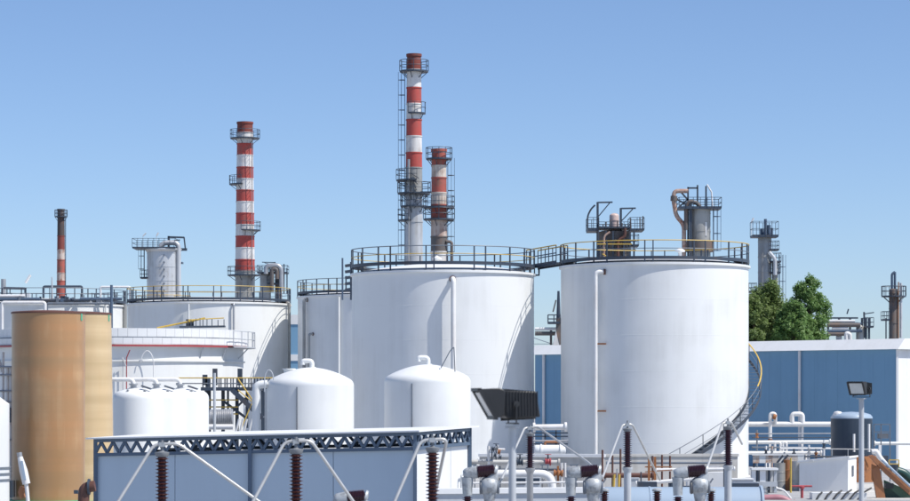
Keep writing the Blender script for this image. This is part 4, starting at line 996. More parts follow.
# dark cabinet & fittings
D = 103
for px, lab in ((521, 'dark grey equipment cabinet under the elbowed white pipe, left of its twin'), (535, 'dark grey equipment cabinet under the elbowed white pipe, right of its twin')):
    t = thing('equipment_cabinet', lab, 'cabinet', (X(px, D), D, 0), 'equipment cabinets under the pipe')
    MB().box((X(px, D), D, Z(477.5, D) / 2), (.46, .4, Z(477.5, D))).build('case', M_LIGHTGREY, t); MB().box(P(px, 481.5, D - .21), (.36, .03, .24)).build('window', M_WINDOW, t)
t = thing('rusty_valve', 'rusty brown valve beside the downward bend of the white pipe', 'valve', P(558, 484, 106))
MB().lathe_axis(P(553.5, 473, 106), P(563, 473.5, 106), [(0, 0), (.14, .02), (.14, .2), (.08, .25), (.16, .5), (.08, .75), (.14, .8), (.14, 1), (0, 1)], 14).build('body', M_RUST, t); MB().beam(P(558, 484, 106), P(558, 466, 106), .09).build('stem', M_RUST, t)
for px in (561.5, 565): tag(MB().tube([P(px, 489, 106), P(px, 463, 106)], .05, 8).build('pipe_stub', M_PIPE, None, P(px, 489, 106)), 'short upright white pipe right of the rusty valve, ' + ('left' if px < 563 else 'right') + ' of a pair', 'pipe', 'twin upright pipe stubs')
# brown posts and rail
PT = (602.5, 612.5, 620.5, 652.5, 662, 670)
TY = (450, 455.5, 449, 456, 455, 456)
D = 117
desc = ('thin brown post at the end of the near bund wall', 'thin brown post, shorter one behind the slanted busbar', 'thin brown post just left of the middle post insulator', 'thin brown post, first right of the middle insulator', 'thin brown post, second right of the middle insulator', 'thin brown post, third right of the middle insulator')
for px, ya, lab in zip(PT, TY, desc):
    tag(MB().tube([(X(px, D), D, 0), P(px, ya, D)], .045, 8).build('steel_post', M_BROWNSTEEL, None, (X(px, D), D, 0)), lab, 'post', 'thin brown posts')
pipe('pipe_run', 'dark brown pipe running behind the middle post insulator', [(604, 475.5, 115), (654, 475.5, 115)], .11, M_BROWNSTEEL)
for px, lab in ((613.5, 'yellow bollard post, left of a leaning pair under the brown pipe'), (618.5, 'yellow bollard post, right of a leaning pair under the brown pipe')):
    tag(MB().tube([P(px - .6, 500, 112), P(px + .8, 474.5, 112)], .055, 10).build('yellow_post', M_YELLOW, None, P(px, 500, 112)), lab, 'post', 'yellow posts')
b = MB(); D = 110
for px in (649, 655): b.beam((X(px, D), D, 0), P(px, 457, D), .1)
b.beam(P(645, 467, D), P(672, 467, D), .05).beam(P(645, 472, D), P(672, 470, D), .04)
tag(b.build('rusty_trestle', M_RUST, None, (X(652, D), D, 0)), 'small rusty steel frame standing right of the middle insulator column', 'frame')
# pipe supports, small valves and boxes in the band behind the breakers
sup = ('leftmost', 'second', 'third', 'fourth', 'rightmost')
for k, px in enumerate((454, 472, 512, 545, 574)):
    D = 113.6; t = thing('pipe_support', 'thin grey pipe trestle under the tan topped pipe run, ' + sup[k] + ' of five from the left', 'support', (X(px, D), D, 0), 'pipe trestles under the tan pipe')
    for dx in (-.12, .12): MB().beam((X(px, D) + dx, D, 0), (X(px, D) + dx, D, Z(464.6, D)), .05).build('leg', M_GREYSTEEL, t)
    MB().beam((X(px, D) - .2, D, Z(464.9, D)), (X(px, D) + .2, D, Z(464.9, D)), .06).build('crosshead', M_GREYSTEEL, t)
    MB().beam((X(px, D) - .12, D, Z(484, D)), (X(px, D) + .12, D, Z(470, D)), .035).build('brace', M_GREYSTEEL, t)
for k, (px, y, m, lab) in enumerate(((464, 460, M_RUST, 'small rusty gate valve on the tan pipe left of the floodlight pole'), (520, 459.5, M_STEEL, 'small dark gate valve on the tan pipe right of the floodlight pole'), (548, 459.5, M_REDPAINT, 'small red wheeled valve on the tan pipe below the slim insulator busbar'))):
    D = 114; t = thing('gate_valve', lab, 'valve', P(px, y + 2.5, D), 'gate valves on the tan pipe')
    MB().lathe_axis(P(px - 3, y + 2.3, D), P(px + 3, y + 2.5, D), [(.11, 0), (.17, 0), (.17, .2), (.12, .25), (.15, .5), (.12, .75), (.17, .8), (.17, 1), (.11, 1)], 14).build('body', m, t)
    MB().tube([P(px, y + 1, D), P(px, y - 5, D)], .035, 8).build('stem', M_STEEL, t); MB().lathe_axis(P(px, y - 4.6, D), P(px, y - 5.4, D), [(.10, 0), (.15, .2), (.15, .8), (.10, 1)], 14).build('handwheel', m, t)
pipe('pipe_run', 'dark thin pipe low behind the tan pipe trestles', [(446, 470, 116), (600, 469.5, 116)], .05, M_STEEL, group=G1)
pipe('pipe_run', 'grey pipe looping up behind the red wheeled valve', [(566, 486, 110), (566, 468, 110), (590, 468, 110), (590, 490, 110)], .06, M_GALV, group=G1)
pipe('pipe_run', 'white pipe crossing low in front of the far bund wall', [(655, 470, 116), (735, 469, 116)], .07, M_PIPE, group=G1)
pipe('pipe_run', 'dark pipe hugging the far bund wall below its coping', [(606, 463, 137), (732, 463, 137)], .06, M_GREYSTEEL, group=G1)
for px, w, y, m, lab in ((632, .5, 479, M_LIGHTGREY, 'light grey junction cabinet behind the middle insulator column'), (676, .6, 481, M_STEEL, 'dark junction cabinet behind the third breaker pole'), (596, .35, 478, M_GREYSTEEL, 'grey junction cabinet behind the second breaker pole')):
    D = 105; t = thing('junction_cabinet', lab, 'cabinet', (X(px, D), D, 0), 'junction cabinets'); zt = Z(y, D)
    MB().box((X(px, D), D, zt / 2), (w, .4, zt)).build('case', m, t); MB().box((X(px, D), D, zt + .025), (w + .08, .48, .05)).build('cap', m, t); MB().box((X(px, D), D - .215, zt - .45), (w * .75, .02, .7)).build('door', m, t)
for k, px in enumerate((500, 617, 641, 705, 724)):
    D = 108; w_ = ('beside the floodlight pole', 'left of the middle insulator', 'right of the middle insulator', 'left of the stair insulator', 'just left of the stair insulator column')[k]
    tag(MB().tube([(X(px, D), D, 0), P(px, 466 + 3 * (k % 3), D)], .03, 8).build('earthing_rod', (M_STEEL, M_GALV)[k % 2], None, (X(px, D), D, 0)), 'slim upright rod ' + w_, 'rod', 'slim rods in the yard')
# dark duct, white boxes at the tank foot
t = thing('pump_skid', 'white pump skid box with dark duct at foot of the stair', 'pump', (X(690, 128), 128, 0))
MB().box((X(706, 128), 128, Z(472, 128) / 2), (1.9, 1, Z(472, 128))).build('casing', M_PANEL, t)
MB().tube([P(690, 476, 126.8), P(690, 470, 126.8), P(720, 468, 126.8)], .16, 10, fillet=.3).build('duct', M_GALV, t); MB().box(P(696, 489, 127.3), (1.3, .3, .3)).build('motor', M_STEEL, t)
t = thing('grey_skid', 'grey low skid box in front of the tank foot right of the stair', 'box', (X(742, 126), 126, 0)); MB().box((X(742, 126), 126, Z(480, 126) / 2), (1.0, 1, Z(480, 126))).build('case', M_LIGHTGREY, t); MB().box((X(742, 126), 126, Z(479.5, 126) + .02), (1.06, 1.06, .06)).build('lid', M_PANEL, t)

# ------------------------------------------------------------------ right hand yard
G2 = 'pipes in front of the blue shed'
D = 165
t = pipe('pipe_run', 'long white pipe with two risers in front of blue shed wall', [(744, 424.3, D), (834, 424.3, D)], .16, M_PIPE, group=G2)
MB().tube([P(770.2, 443, D - .4), P(770.2, 413.5, D - .4), P(775.3, 413.5, D - .4), P(775.3, 424, D - .1)], .11, 12, fillet=.18).build('riser_loop', M_PIPE, t)
MB().lathe_axis(P(773, 416.2, D - .55), P(776, 417.5, D - .55), [(0, 0), (.16, 0), (.16, 1), (0, 1)], 12).build('rusty_valve', M_RUST, t)
MB().tube([P(792, 424, D), P(792, 414, D), P(802.5, 414, D), P(802.5, 424, D)], .15, 12, fillet=.2).build('square_loop', M_PIPE, t)
for px in (770.2, 802.5): MB().beam((X(px, D), D + .25, 0), P(px, 425, D + .25), .14).build('support', M_PIPE, t)
MB().lathe_axis(P(770.2, 438, D - .4), P(770.2, 444, D - .4), [(0, 0), (.09, 0), (.16, .3), (.16, .8), (.06, 1), (0, 1)], 12).build('valve', M_BROWNSTEEL, t)
pipe('pipe_run', 'thin pale pipe just below the long white pipe', [(744, 434, D - 1), (834, 433.5, D - 1)], .035, M_GALV, group=G2)
pipe('pipe_run', 'rust streaked cream pipe, third down in front of the blue shed', [(744, 442.5, D - 2), (831, 442, D - 2)], .12, M_CREAM, group=G2)
pipe('pipe_run', 'white pipe tapering off above the rusty cladding', [(744, 453, D - 4), (822, 453, D - 4)], .11, M_PIPE, group=G2)
pipe('pipe_run', 'white pipe leading right from the dark blue tank to photo edge', [(874, 443.5, D + 2), (915, 443.5, D + 2)], .11, M_CREAM, group=G2)
t = thing('pipe_stand', 'row of small white pipe hoops standing above the rusty cladding', 'pipe', P(782, 455, D - 3))
for xa, xb, yt in ((775, 780.5, 442.5), (783, 786.5, 442.5), (798, 806, 453)):
    MB().tube([P(xa, 462, D - 3.2), P(xa, yt, D - 3.2), P(xb, yt, D - 3.2), P(xb, 462, D - 3.2)], .075, 10, fillet=.14).build('hoop', M_PIPE, t)
M_RUSTSHEET = material('rust_mottled_sheet', (0.62, 0.56, 0.50), 0.7, dirt=(0.42, 0.17, 0.06), amount=1.0, scale=2.6, streak=False, bump=0.0)
# rusty cladding and clutter beneath
D = 138
t = thing('rusty_lagging', 'rust streaked sheet cladding under the pipes right of the tank', 'cladding', P(778, 463, D))
for k in range(8):
    px = 753 + k * 6.4; o = MB().box(P(px + 3, 459, D + random.uniform(0, .06)), (.33, .05, .44)).build('sheet', (M_RUSTSHEET, M_CREAM, M_RUSTSHEET)[k % 3], t)
MB().beam(P(752, 454.8, D), P(804, 454.8, D), .08).build('top_rail', M_PIPE, t)
for px in (754, 779, 803): MB().beam((X(px, D), D + .12, 0), P(px, 455, D + .12), .1).build('post', M_STEEL, t)
b = MB()
b.beam(P(777, 463, D - .3), P(783, 455.5, D - .3), .1).beam(P(781.5, 463, D - .3), P(788, 455, D - .3), .1)
tag(b.build('step_ladder', M_STEEL, None, P(780, 463, D - .3)), 'small dark slanted steps against the rusty cladding', 'ladder')
D = 133
t = thing('open_cabinet', 'white open cabinet with dark gaps below the rusty cladding', 'cabinet', (X(765, D), D, 0))
zt = Z(469, D)
MB().box((X(764, D), D + .4, zt / 2), (1.25, .06, zt)).build('back', M_PANEL, t); MB().box((X(764, D), D, zt), (1.35, 1.0, .10)).build('top', M_PANEL, t)
for px, m, w in ((753.2, M_PANEL, .18), (757, M_STEEL, .1), (762, M_PANEL, .3), (768.5, M_STEEL, .1), (774.5, M_LIGHTGREY, .16)): MB().box((X(px, D), D - .2, zt / 2 - .03), (w, .3, zt - .08)).build('upright', m, t)
MB().box(P(765, 484, D - .2), (1.2, .6, .25)).build('tray', M_LIGHTGREY, t)
D = 136
for px, r, y, m, lab in ((780, .30, 463, M_COLUMN, 'grey green drum between the open cabinet and rusty drum'), (787.5, .20, 460, M_RUST, 'narrow rusty drum left of the yellow pole'), (797, .32, 461, M_CONC, 'beige drum tucked behind the red topped valve stand')):
    t = thing('steel_drum', lab, 'drum', (X(px, D), D, 0), 'drums right of the open cabinet'); zt = Z(y, D)
    MB().lathe((X(px, D), D, 0), [(r, 0), (r, zt * .33), (r + .02, zt * .34), (r, zt * .35), (r, zt * .66), (r + .02, zt * .67), (r, zt * .68), (r, zt), (r - .03, zt), (r - .03, zt - .04), (0, zt - .04)], 24).build('body', m, t)
tag(MB().tube([(X(790.8, 133), 133, 0), P(790.8, 458, 133)], .05, 10).build('yellow_post', M_YELLOW, None, (X(790.8, 133), 133, 0)), 'upright yellow pole beside the drums, left of the white cabin', 'post', 'yellow posts')
# fine pipework in front of the shed, right of the stair
for k, (xa, xb, y, D, r, m, lab) in enumerate(((752, 832, 437.6, 163, .03, M_STEEL, 'hair thin dark pipe between the cream pipe and the thin pale pipe'), (752, 806, 447.5, 160, .05, M_GREYSTEEL, 'grey pipe just under the cream pipe before the shed'), (780, 832, 448.5, 158, .06, M_PIPE, 'short white pipe ending at the dark blue tank foot'), (800, 846, 456.6, 146, .05, M_STEEL, 'dark pipe skimming over the white cabin roof'))):
    pipe('pipe_run', lab, [(xa, y, D), (xb, y, D)], r, m, group=G2)
for k, (px, ya, D, m) in enumerate(((757, 430, 161, M_GREYSTEEL), (766, 446, 143, M_PIPE), (772, 446, 142, M_RUSTPIPE), (784.5, 452, 140, M_GALV), (794, 449, 141, M_STEEL), (809, 445, 150, M_PIPE), (816, 449, 152, M_GREYSTEEL), (824, 440, 156, M_PIPE))):
    w_ = ('nearest the tank stair', 'second right of the tank stair', 'rust streaked one', 'over the grey green drum', 'right of the yellow pole', 'left of three before the blue tank', 'middle of three before the blue tank', 'right of three before the blue tank')[k]
    t = thing('riser_stub', 'short upright pipe under the shed pipes, ' + w_, 'pipe', (X(px, D), D, 0), 'pipe risers by the shed'); zt = Z(ya, D)
    MB().tube([(X(px, D), D, 0), (X(px, D), D, zt)], .055, 8).build('pipe', m, t)
    MB().lathe_axis((X(px, D), D, zt - .5), (X(px, D), D, zt - .2), [(.055, 0), (.11, 0), (.11, .25), (.07, .3), (.07, .7), (.11, .75), (.11, 1), (.055, 1)], 10).build('valve', (M_RUST, M_STEEL, M_GALV)[k % 3], t)
b = MB()
for px in (753, 760, 767): b.beam(P(px, 500, 131), P(px, 487, 131), .05)
b.beam(P(751, 489, 131), P(769, 489, 131), .05).beam(P(751, 494, 131), P(769, 494, 131), .04)
tag(b.build('low_barrier', M_GREYSTEEL, None, P(760, 500, 131)), 'low grey barrier in front of the open cabinet', 'railing')
# red T valve stand
D = 126; t = thing('red_valve_stand', 'red valve stand with flat red bar on top in front of the white cabin', 'valve', (X(801.5, D), D, 0))
MB().tube([(X(802, D), D, 0), P(802, 487, D)], .07, 12).build('stem', M_REDPAINT, t); MB().tube([P(792, 486.3, D), P(812, 486.3, D)], .05, 10).build('bar', M_REDPAINT, t); MB().lathe_axis(P(802, 489, D), P(802, 486, D), [(.07, 0), (.13, .2), (.13, .8), (.07, 1)], 12).build('boss', M_REDPAINT, t)
pipe('pipe_run', 'faded pink curved pipe at the bottom edge beside the red valve stand', [(744, 499, 124), (782, 497.5, 124), (794, 505, 124)], .16, M_PINK, fillet=.6)
pipe('pipe_run', 'white hose curving over the faded pink pipe', [(776, 488, 126), (784, 490, 126), (792, 500, 126)], .05, M_PIPE, fillet=.3)
# white cabin
def cabin():
    D = 134; A = Vector((X(848, D), D, 0)); th = R_(20); u = Vector((-math.cos(th), math.sin(th), 0)); v = Vector((math.sin(th), math.cos(th), 0))
    Lu, Lv = 2.55, 2.2; t = thing('white_cabin', 'small white cabin with sloping lid roof and narrow window, below the dark blue tank', 'cabin', A)
    z0, z1 = Z(458, D), Z(463, D)
    def block(p0, p1, za, zb, d, nm, m):
        up = Vector((0, 0, 1)); b = MB(); b.add([p0, p1, p1 + up * zb, p0 + up * za, p0 + d, p1 + d, p1 + d + up * zb, p0 + d + up * za], [(0, 1, 2, 3), (7, 6, 5, 4), (0, 4, 5, 1), (1, 5, 6, 2), (2, 6, 7, 3), (3, 7, 4, 0)]); return b.build(nm, m, t)
    block(A, A + u * Lu, z0, z1, v * .06, 'front_wall', M_PANEL)
    block(A + v * .062, A + v * Lv, z0, z0, u * .06, 'side_wall', M_PANEL)
    block(A + u * Lu + v * .062 - u * .06, A + u * (Lu - .06) + v * Lv, z1, z1, u * .06, 'end_wall', M_PANEL)
    up = Vector((0, 0, 1)); o = .08
    cs = [A - u * o - v * o + up * z0, A + u * (Lu + o) - v * o + up * z1, A + u * (Lu + o) + v * (Lv + o) + up * z1, A - u * o + v * (Lv + o) + up * z0]
    MB().prism(cs, (0, 0, .09)).build('roof', M_PANEL, t)
    w = A + v * .95 - u * .02 + up * Z(477, D); 
    MB().prism([w, w + v * .4, w + v * .4 - u * .015, w - u * .015], (0, 0, .55)).build('window', M_WINDOW, t)
    MB().box(A + u * 1.9 - v * .05 + up * (z1 + .1), (.25, .1, .12), -th).build('lamp_box', M_PIPE, t)
cabin()
# row of black hoses on pale slab
t0 = thing('hose_rack', 'pale concrete slab edge below the white cabin carrying black slanted bars', 'slab', (X(838, 124.5), 124.5, 0))
MB().box((X(838, 124.8), 124.8, .16), (2.6, 1.0, .32)).build('slab', M_PANEL, t0)
words = ('leftmost', 'second from left', 'third from left', 'fourth from left', 'fifth from left', 'rightmost')
for k in range(6):
    px = 816 + k * 8.2; ln = 3.5 + k * 1.0
    tag(MB().tube([P(px, 500.5, 124), P(px + ln * .8, 497.5 - ln * .6, 124.1), P(px + ln * 1.7, 492.5 - k * .9, 124.3)], .045, 8).build('black_bar', M_BLACK, None, P(px, 501, 124)), 'black slanted bar on the pale slab, ' + words[k] + ' of six', 'bar', 'black slanted bars')
# dark blue tank
D = 150; t = thing('blue_tank', 'dark blue plastic tank with pale domed lid in front of blue shed', 'tank', (X(851.5, D), D, 0))
cx = X(851.5, D); R = 20.5 * D / F; zt = Z(418, D); zb = Z(456, D)
pr = [(R, zb)]
for k in range(24): z = zb + (zt - zb) * k / 24; pr.append((R + .012 * (k % 2), z))
MB().lathe((cx, D, 0), pr + [(R, zt)], 64).build('shell', M_BLUETANK, t)
MB().lathe((cx, D, 0), [(R + .02, zt - .03), (R + .02, zt + .05), (R * .92, zt + .2), (R * .6, zt + .32), (0, zt + .36)], 64).build('lid', M_PALEBLUE, t)
MB().lathe((X(837, D), D - .3, zt + .12), [(.26, 0), (.26, .16), (.2, .24), (0, .28)], 20).build('manhole', M_PIPE, t); MB().box((X(852, D), D - R * .55, zt + .22), (.36, .3, .14)).build('inspection_box', M_BLUETANK, t)
MB().lathe((cx, D, 0), [(R + .25, 0), (R + .25, zb), (0, zb)], 48).build('plinth', M_RUST, t)
MB().tube([P(854, 452, D - R - .15), P(854, 434, D - R - .15)], .07, 8).build('sight_tube', M_PIPE, t); MB().tube([P(869, 452, D - R - .05), P(869, 424, D - R - .05)], .07, 8).build('sight_tube', M_PIPE, t)
b = MB(); b.tube([P(822, 449, D - R - .3), P(880, 449.5, D - R - .3)], .03, 6)
for px in (832, 848, 862, 874): b.beam(P(px, 458, D - R - .3), P(px, 449, D - R - .3), .04)
tag(b.build('guard_rail', M_GALV, None, P(850, 458, D - R - .3)), 'thin guard rail in front of the dark blue tank foot', 'railing')
b = MB()
for px in (874, 881, 890): b.beam((X(px, D), D, 0), P(px, 424.5, D), .06)
b.beam(P(874, 424.5, D), P(890, 424.5, D), .06).beam(P(874, 432, D), P(890, 432, D), .05).beam(P(878, 436, D + .5), P(888, 436, D + .5), .5, .3)
tag(b.build('tubular_barrier', M_GREYSTEEL, None, (X(882, D), D, 0)), 'grey tubular frame right of the dark blue tank against shed wall', 'railing')
t = thing('pump_set', 'small pump with white bent pipe and yellow guard right of the dark blue tank', 'pump', P(880, 466, 138))
MB().tube([P(872, 452, 138), P(876, 451, 138), P(880, 458, 138), P(886, 465, 138)], .14, 10, fillet=.3).build('bent_pipe', M_PIPE, t)
MB().beam(P(880, 470, 138.3), P(880, 445, 138.3), .14).build('upright', M_PIPE, t)
b = MB()
for px in (889, 899): b.beam(P(px, 472, 137), P(px, 460, 137), .05)
for y in (460, 464): b.beam(P(889, y, 137), P(899, y, 137), .05)
b.build('yellow_guard', M_YELLOW, t); MB().box(P(894, 468, 137.3), (.5, .4, .35)).build('motor', M_STEEL, t); MB().box(P(884, 459, 138.2), (.4, .3, .35)).build('gearbox', M_STEEL, t)
# rusty boom at right edge
D = 126; t = thing('rusty_conveyor', 'rusty orange steel boom sloping down at the right edge with green panels below', 'conveyor', P(890, 501, D))
MB().prism([P(869, 456, D), P(873, 455, D), P(912, 489, D), P(912, 497, D), P(886, 474, D)], (0, .35, 0)).build('boom', M_ORANGE, t)
MB().prism([P(872, 470, D + .1), P(879, 465, D + .1), P(887, 505, D + .1), P(878, 505, D + .1)], (0, .25, 0)).build('leg', M_ORANGE, t)
MB().prism([P(872, 464, D + .12), P(880, 468, D + .12), P(878, 486, D + .12), P(872, 480, D + .12)], (0, .2, 0)).build('gusset', M_RUST, t)
MB().tube([P(882, 460, D - .1), P(912, 488, D - .1)], .06, 10).build('hydraulic_pipe', M_PALEBLUE, t)
MB().prism([P(884, 480, D + .5), P(912, 492, D + .5), P(912, 508, D + .5), P(884, 508, D + .5)], (0, .1, 0)).build('side_panel', material('dark_green_paint', (.03, .075, .055), .5, bump=0), t)
MB().box(P(889, 486, D + .2), (.4, .3, .25)).build('motor', M_BLACK, t)
MB().tube([P(897, 471, D + .8), P(904, 473, D + .8), P(912, 481, D + .8)], .22, 10, fillet=.3).build('hose', material('green_hose', (.02, .075, .065), .4, bump=0), t)

# ------------------------------------------------------------------ substation in the foreground
def insulator_profile(L, r, n):
    pr = [(r * .55, 0)]; 
    for k in range(n):
        z = L * k / n; p = L / n
        pr += [(r * .60, z + p * .05), (r * .97, z + p * .30), (r, z + p * .38), (r * .95, z + p * .46), (r * .60, z + p * .62), (r * .56, z + p * .9)]
    return pr + [(r * .55, L)]
def post_insulator(label, px, ytop, D, L, r, n, group, col_r, colmat, porc=M_PORC):
    zt = Z(ytop, D); cx = X(px, D); zb = zt - L
    t = thing('post_insulator', label, 'insulator', (cx, D, 0), group)
    MB().lathe((cx, D, zb), insulator_profile(L, r, n), 28).build('porcelain', porc, t)
    MB().lathe((cx, D, zt - .01), [(r * .6, 0), (r * .75, .0), (r * 1.0, .055), (r * 1.0, .075), (r * .4, .085), (r * .2, .1), (r * .2, .26), (0, .26)], 20).build('top_cap', M_CASTDARK, t)
    c = MB().lathe((cx, D, zb), [(r * .6, .01), (r * 1.1, .0), (r * 1.1, -.05), (r * .8, -.10), (col_r, -.14), (col_r, -zb)], 20).build('support_column', colmat, t)
    MB().lathe((cx, D, 0), [(col_r * 2.2, 0), (col_r * 2.2, .03), (0, .03)], 16).build('base_plate', colmat, t)
    return t
def busbar(label, pts, r=.03, group='tubular busbars', mat=M_GALV, clampat=()):
    w = [P(*p) for p in pts]; t = thing('busbar_tube', label, 'busbar', w[len(w) // 2], group)
    MB().tube(w, r, 12, fillet=.10).build('tube', mat, t)
    for px, py, D in clampat:
        p = P(px, py, D); MB().box(p, (.09, .10, .07)).build('clamp', M_CAST, t)
    return t
M_BUS = material('aluminium_busbar', (.62, .62, .60), .4, .4, dirt=(.45, .44, .42), amount=.5, scale=3, bump=0)
GI = 'front row of brown post insulators'
post_insulator('ribbed brown post insulator in front of the left half of the grey enclosure', 162, 456.5, 40, 1.15, .112, 21, GI, .08, M_GALV)
post_insulator('ribbed brown post insulator in front of the right half of the grey enclosure', 296, 453.5, 39.5, 1.15, .112, 21, GI, .08, M_GALV)
post_insulator('ribbed brown post insulator before the white sunlit end of the enclosure', 432.5, 452, 39, 1.15, .105, 21, GI, .08, M_GALV)
busbar('bent aluminium busbar over the left brown insulator', [(104, 524, 39.6), (154, 444.5, 40), (178, 443.5, 40), (290, 524, 40.4)], .025, mat=M_BUS, clampat=((162, 444.6, 40),))
busbar('bent aluminium busbar over the brown insulator on the enclosure right half', [(240, 526, 39.1), (285, 441.5, 39.5), (311, 440.5, 39.5), (366, 520, 39.9)], .025, mat=M_BUS, clampat=((296, 441.6, 39.5),))
busbar('bent aluminium busbar over the brown insulator before the white enclosure end', [(384, 526, 38.6), (421, 440.5, 39), (447, 438.8, 39), (434, 500, 39.6), (430, 522, 40)], .025, mat=M_BUS, clampat=((432.5, 440.2, 39),))
GJ = 'rear row of brown post insulators'
post_insulator('slim dark brown post insulator right of the first floodlight pole', 530, 436, 60, .74, .105, 16, GJ, .075, M_GALV, M_PORCP)
post_insulator('slim dark brown post insulator in front of the right tank pipe', 627.5, 431.5, 60, .83, .105, 17, GJ, .085, M_LIGHTGREY, M_PORCP)
post_insulator('slim dark brown post insulator in front of the tank stair', 728, 429.5, 60, .83, .105, 17, GJ, .085, M_LIGHTGREY, M_PORCP)
busbar('bent busbar over the slim insulator beside the floodlight', [(500, 483, 57), (524.5, 428, 60), (538, 427, 60), (589, 463, 58), (603, 478, 56.5)], .025, mat=M_BUS, clampat=((530, 428.2, 60),))
busbar('bent busbar over the slim insulator in front of the right tank pipe', [(602, 479, 56.5), (622.5, 425, 60), (632, 424, 60), (648, 456, 61), (660, 480, 62)], .025, mat=M_BUS, clampat=((627.5, 424.8, 60),))
busbar('bent busbar over the slim insulator in front of the tank stair', [(703, 480, 56.5), (722.5, 423, 60), (731, 422, 60), (742, 444, 62)], .025, mat=M_BUS, clampat=((728, 422.8, 60),))

def breaker(label, px, py, D):
    t = thing('breaker_pole', label, 'circuit breaker', (X(px, D), D, 0), 'circuit breaker poles with horizontal bushings')
    s = D / F; c = P(px, py, D)
    def q(dx, dy, dd=0.0): return Vector((c.x + dx * s, D + dd, c.z - dy * s))
    L = 1.0; pr = [(.10, 0)]; n = 13
    for k in range(n): pr += [(.118, (k + .05) / n), (.143, (k + .35) / n), (.143, (k + .6) / n), (.118, (k + .9) / n)]
    MB().lathe_axis(q(-2, -14.5), q(15, -16), pr + [(.10, 1)], 24).build('porcelain', M_PORCP, t)
    MB().lathe_axis(q(-16.5, -12), q(-1.5, -14.5), [(0, 0), (.07, .02), (.105, .12), (.125, .3), (.13, .9), (.10, 1.0)], 20).build('end_casting', M_CAST, t)
    MB().lathe_axis(q(14.5, -16), q(18, -15), [(.10, 0), (.13, .1), (.12, .7), (.05, 1), (0, 1)], 20).build('far_casting', M_CAST, t)
    MB().tube([q(-12, -9), q(-12.2, 2), q(-12, 9)], [.13, .105, .10], 16).build('elbow_neck', M_CAST, t)
    MB().lathe((q(-12, 0).x, D, 0), [(.07, 0), (.07, q(0, 26).z)], 14).build('support_leg', M_GALV, t)
    MB().lathe((q(-12, 0).x, D, q(0, 26).z), insulator_profile(.34, .115, 8), 20).build('lower_bushing', M_PORCP, t)
    # gear housing
    pr = [(0, 0), (.10, .0), (.16, .08), (.195, .25), (.205, .5), (.195, .75), (.15, .92), (.08, 1), (0, 1)]
    MB().lathe_axis(q(1.5, 0), q(18.5, -1), pr, 24).build('gear_housing', M_CAST, t)
    MB().lathe_axis(q(0, 1), q(3.5, 1), [(0, 0), (.13, 0), (.15, .3), (.13, 1)], 18).build('housing_flange', M_GREYSTEEL, t)
    MB().lathe_axis(q(16.5, 1), q(20, 1), [(.12, 0), (.14, .7), (.12, 1), (0, 1)], 18).build('housing_flange', M_GREYSTEEL, t)
    MB().tube([q(12, -6), q(14, -13)], [.13, .11], 14).build('neck', M_CAST, t)
    MB().box(q(10, 3, -.19), (.10, .03, .08)).build('nameplate', M_CASTDARK, t)
    MB().tube([q(10, 5), q(10, 18)], [.15, .10], 16).build('lower_neck', M_CAST, t); MB().lathe((q(10, 0).x, D, 0), [(.11, 0), (.11, q(0, 17).z)], 16).build('support_column', M_GALV, t)
    MB().beam(q(19, -2), q(23, -8), .03).build('operating_lever', M_GREYSTEEL, t)
    return t
breaker('horizontal purple brown bushing on grey castings left of the first floodlight pole', 479.5, 486.5, 55)
breaker('horizontal purple brown bushing on grey castings between first floodlight and middle insulator', 583, 486.5, 55.5)
breaker('horizontal purple brown bushing barely rising over the bottom edge before the grey enclosure', 350, 513, 46)
breaker('horizontal purple brown bushing on grey castings in front of the tank stair foot', 690, 486.5, 56)
for px, lab in ((604.5, 'short brown bushing at bottom edge left of the middle insulator column'), (657, 'short brown bushing with pale cap in front of the blue cylinder, middle'), (711, 'short brown bushing with pale cap in front of the blue cylinder, right')):
    D = 58; t = thing('short_bushing', lab, 'insulator', (X(px, D), D, 0), 'short brown bushings')
    zt = Z(491, D); MB().lathe((X(px, D), D, zt - .5), insulator_profile(.5, .105, 10), 22).build('porcelain', M_PORC, t); MB().lathe((X(px, D), D, zt), [(.09, -.01), (.11, 0), (.11, .03), (.05, .06), (0, .06)], 18).build('cap', M_CAST, t); MB().lathe((X(px, D), D, 0), [(.07, 0), (.07, zt - .5)], 12).build('support_leg', M_GALV, t)
# blue cylinder
D = 68; t = thing('blue_cylinder', 'long pale blue horizontal cylinder along the bottom edge behind the bushings', 'tank', (X(685, D), D, 0))
zc = Z(487, D) - .62
MB().lathe_axis(Vector((X(600, D), D, zc)), Vector((X(762, D), D, zc)), [(0, 0), (.45, .005), (.60, .02), (.62, .04), (.62, .30), (.635, .30), (.635, .31), (.62, .31), (.62, .65), (.635, .65), (.635, .66), (.62, .66), (.62, .985), (.66, .985), (.66, 1.0), (0, 1.0)], 64).build('shell', M_PALEBLUE, t)
for px in (625, 735): MB().box((X(px, D), D, zc / 2 - .2), (.3, 1.0, zc - .3)).build('saddle', M_GALV, t)
tag(MB().box((X(742, 74), 74, Z(488.5, 74)), (.9, .6, .3)).build('control_box', M_STEEL, None, (X(742, 74), 74, Z(488.5, 74))), 'dark control box just behind the right end of the blue cylinder', 'box')
tag(MB().box((X(647, 76), 76, Z(485.5, 76)), (.55, .5, .22)).build('control_box', M_STEEL, None, (X(647, 76), 76, Z(485.5, 76))), 'dark control box behind the middle of the blue cylinder', 'box')

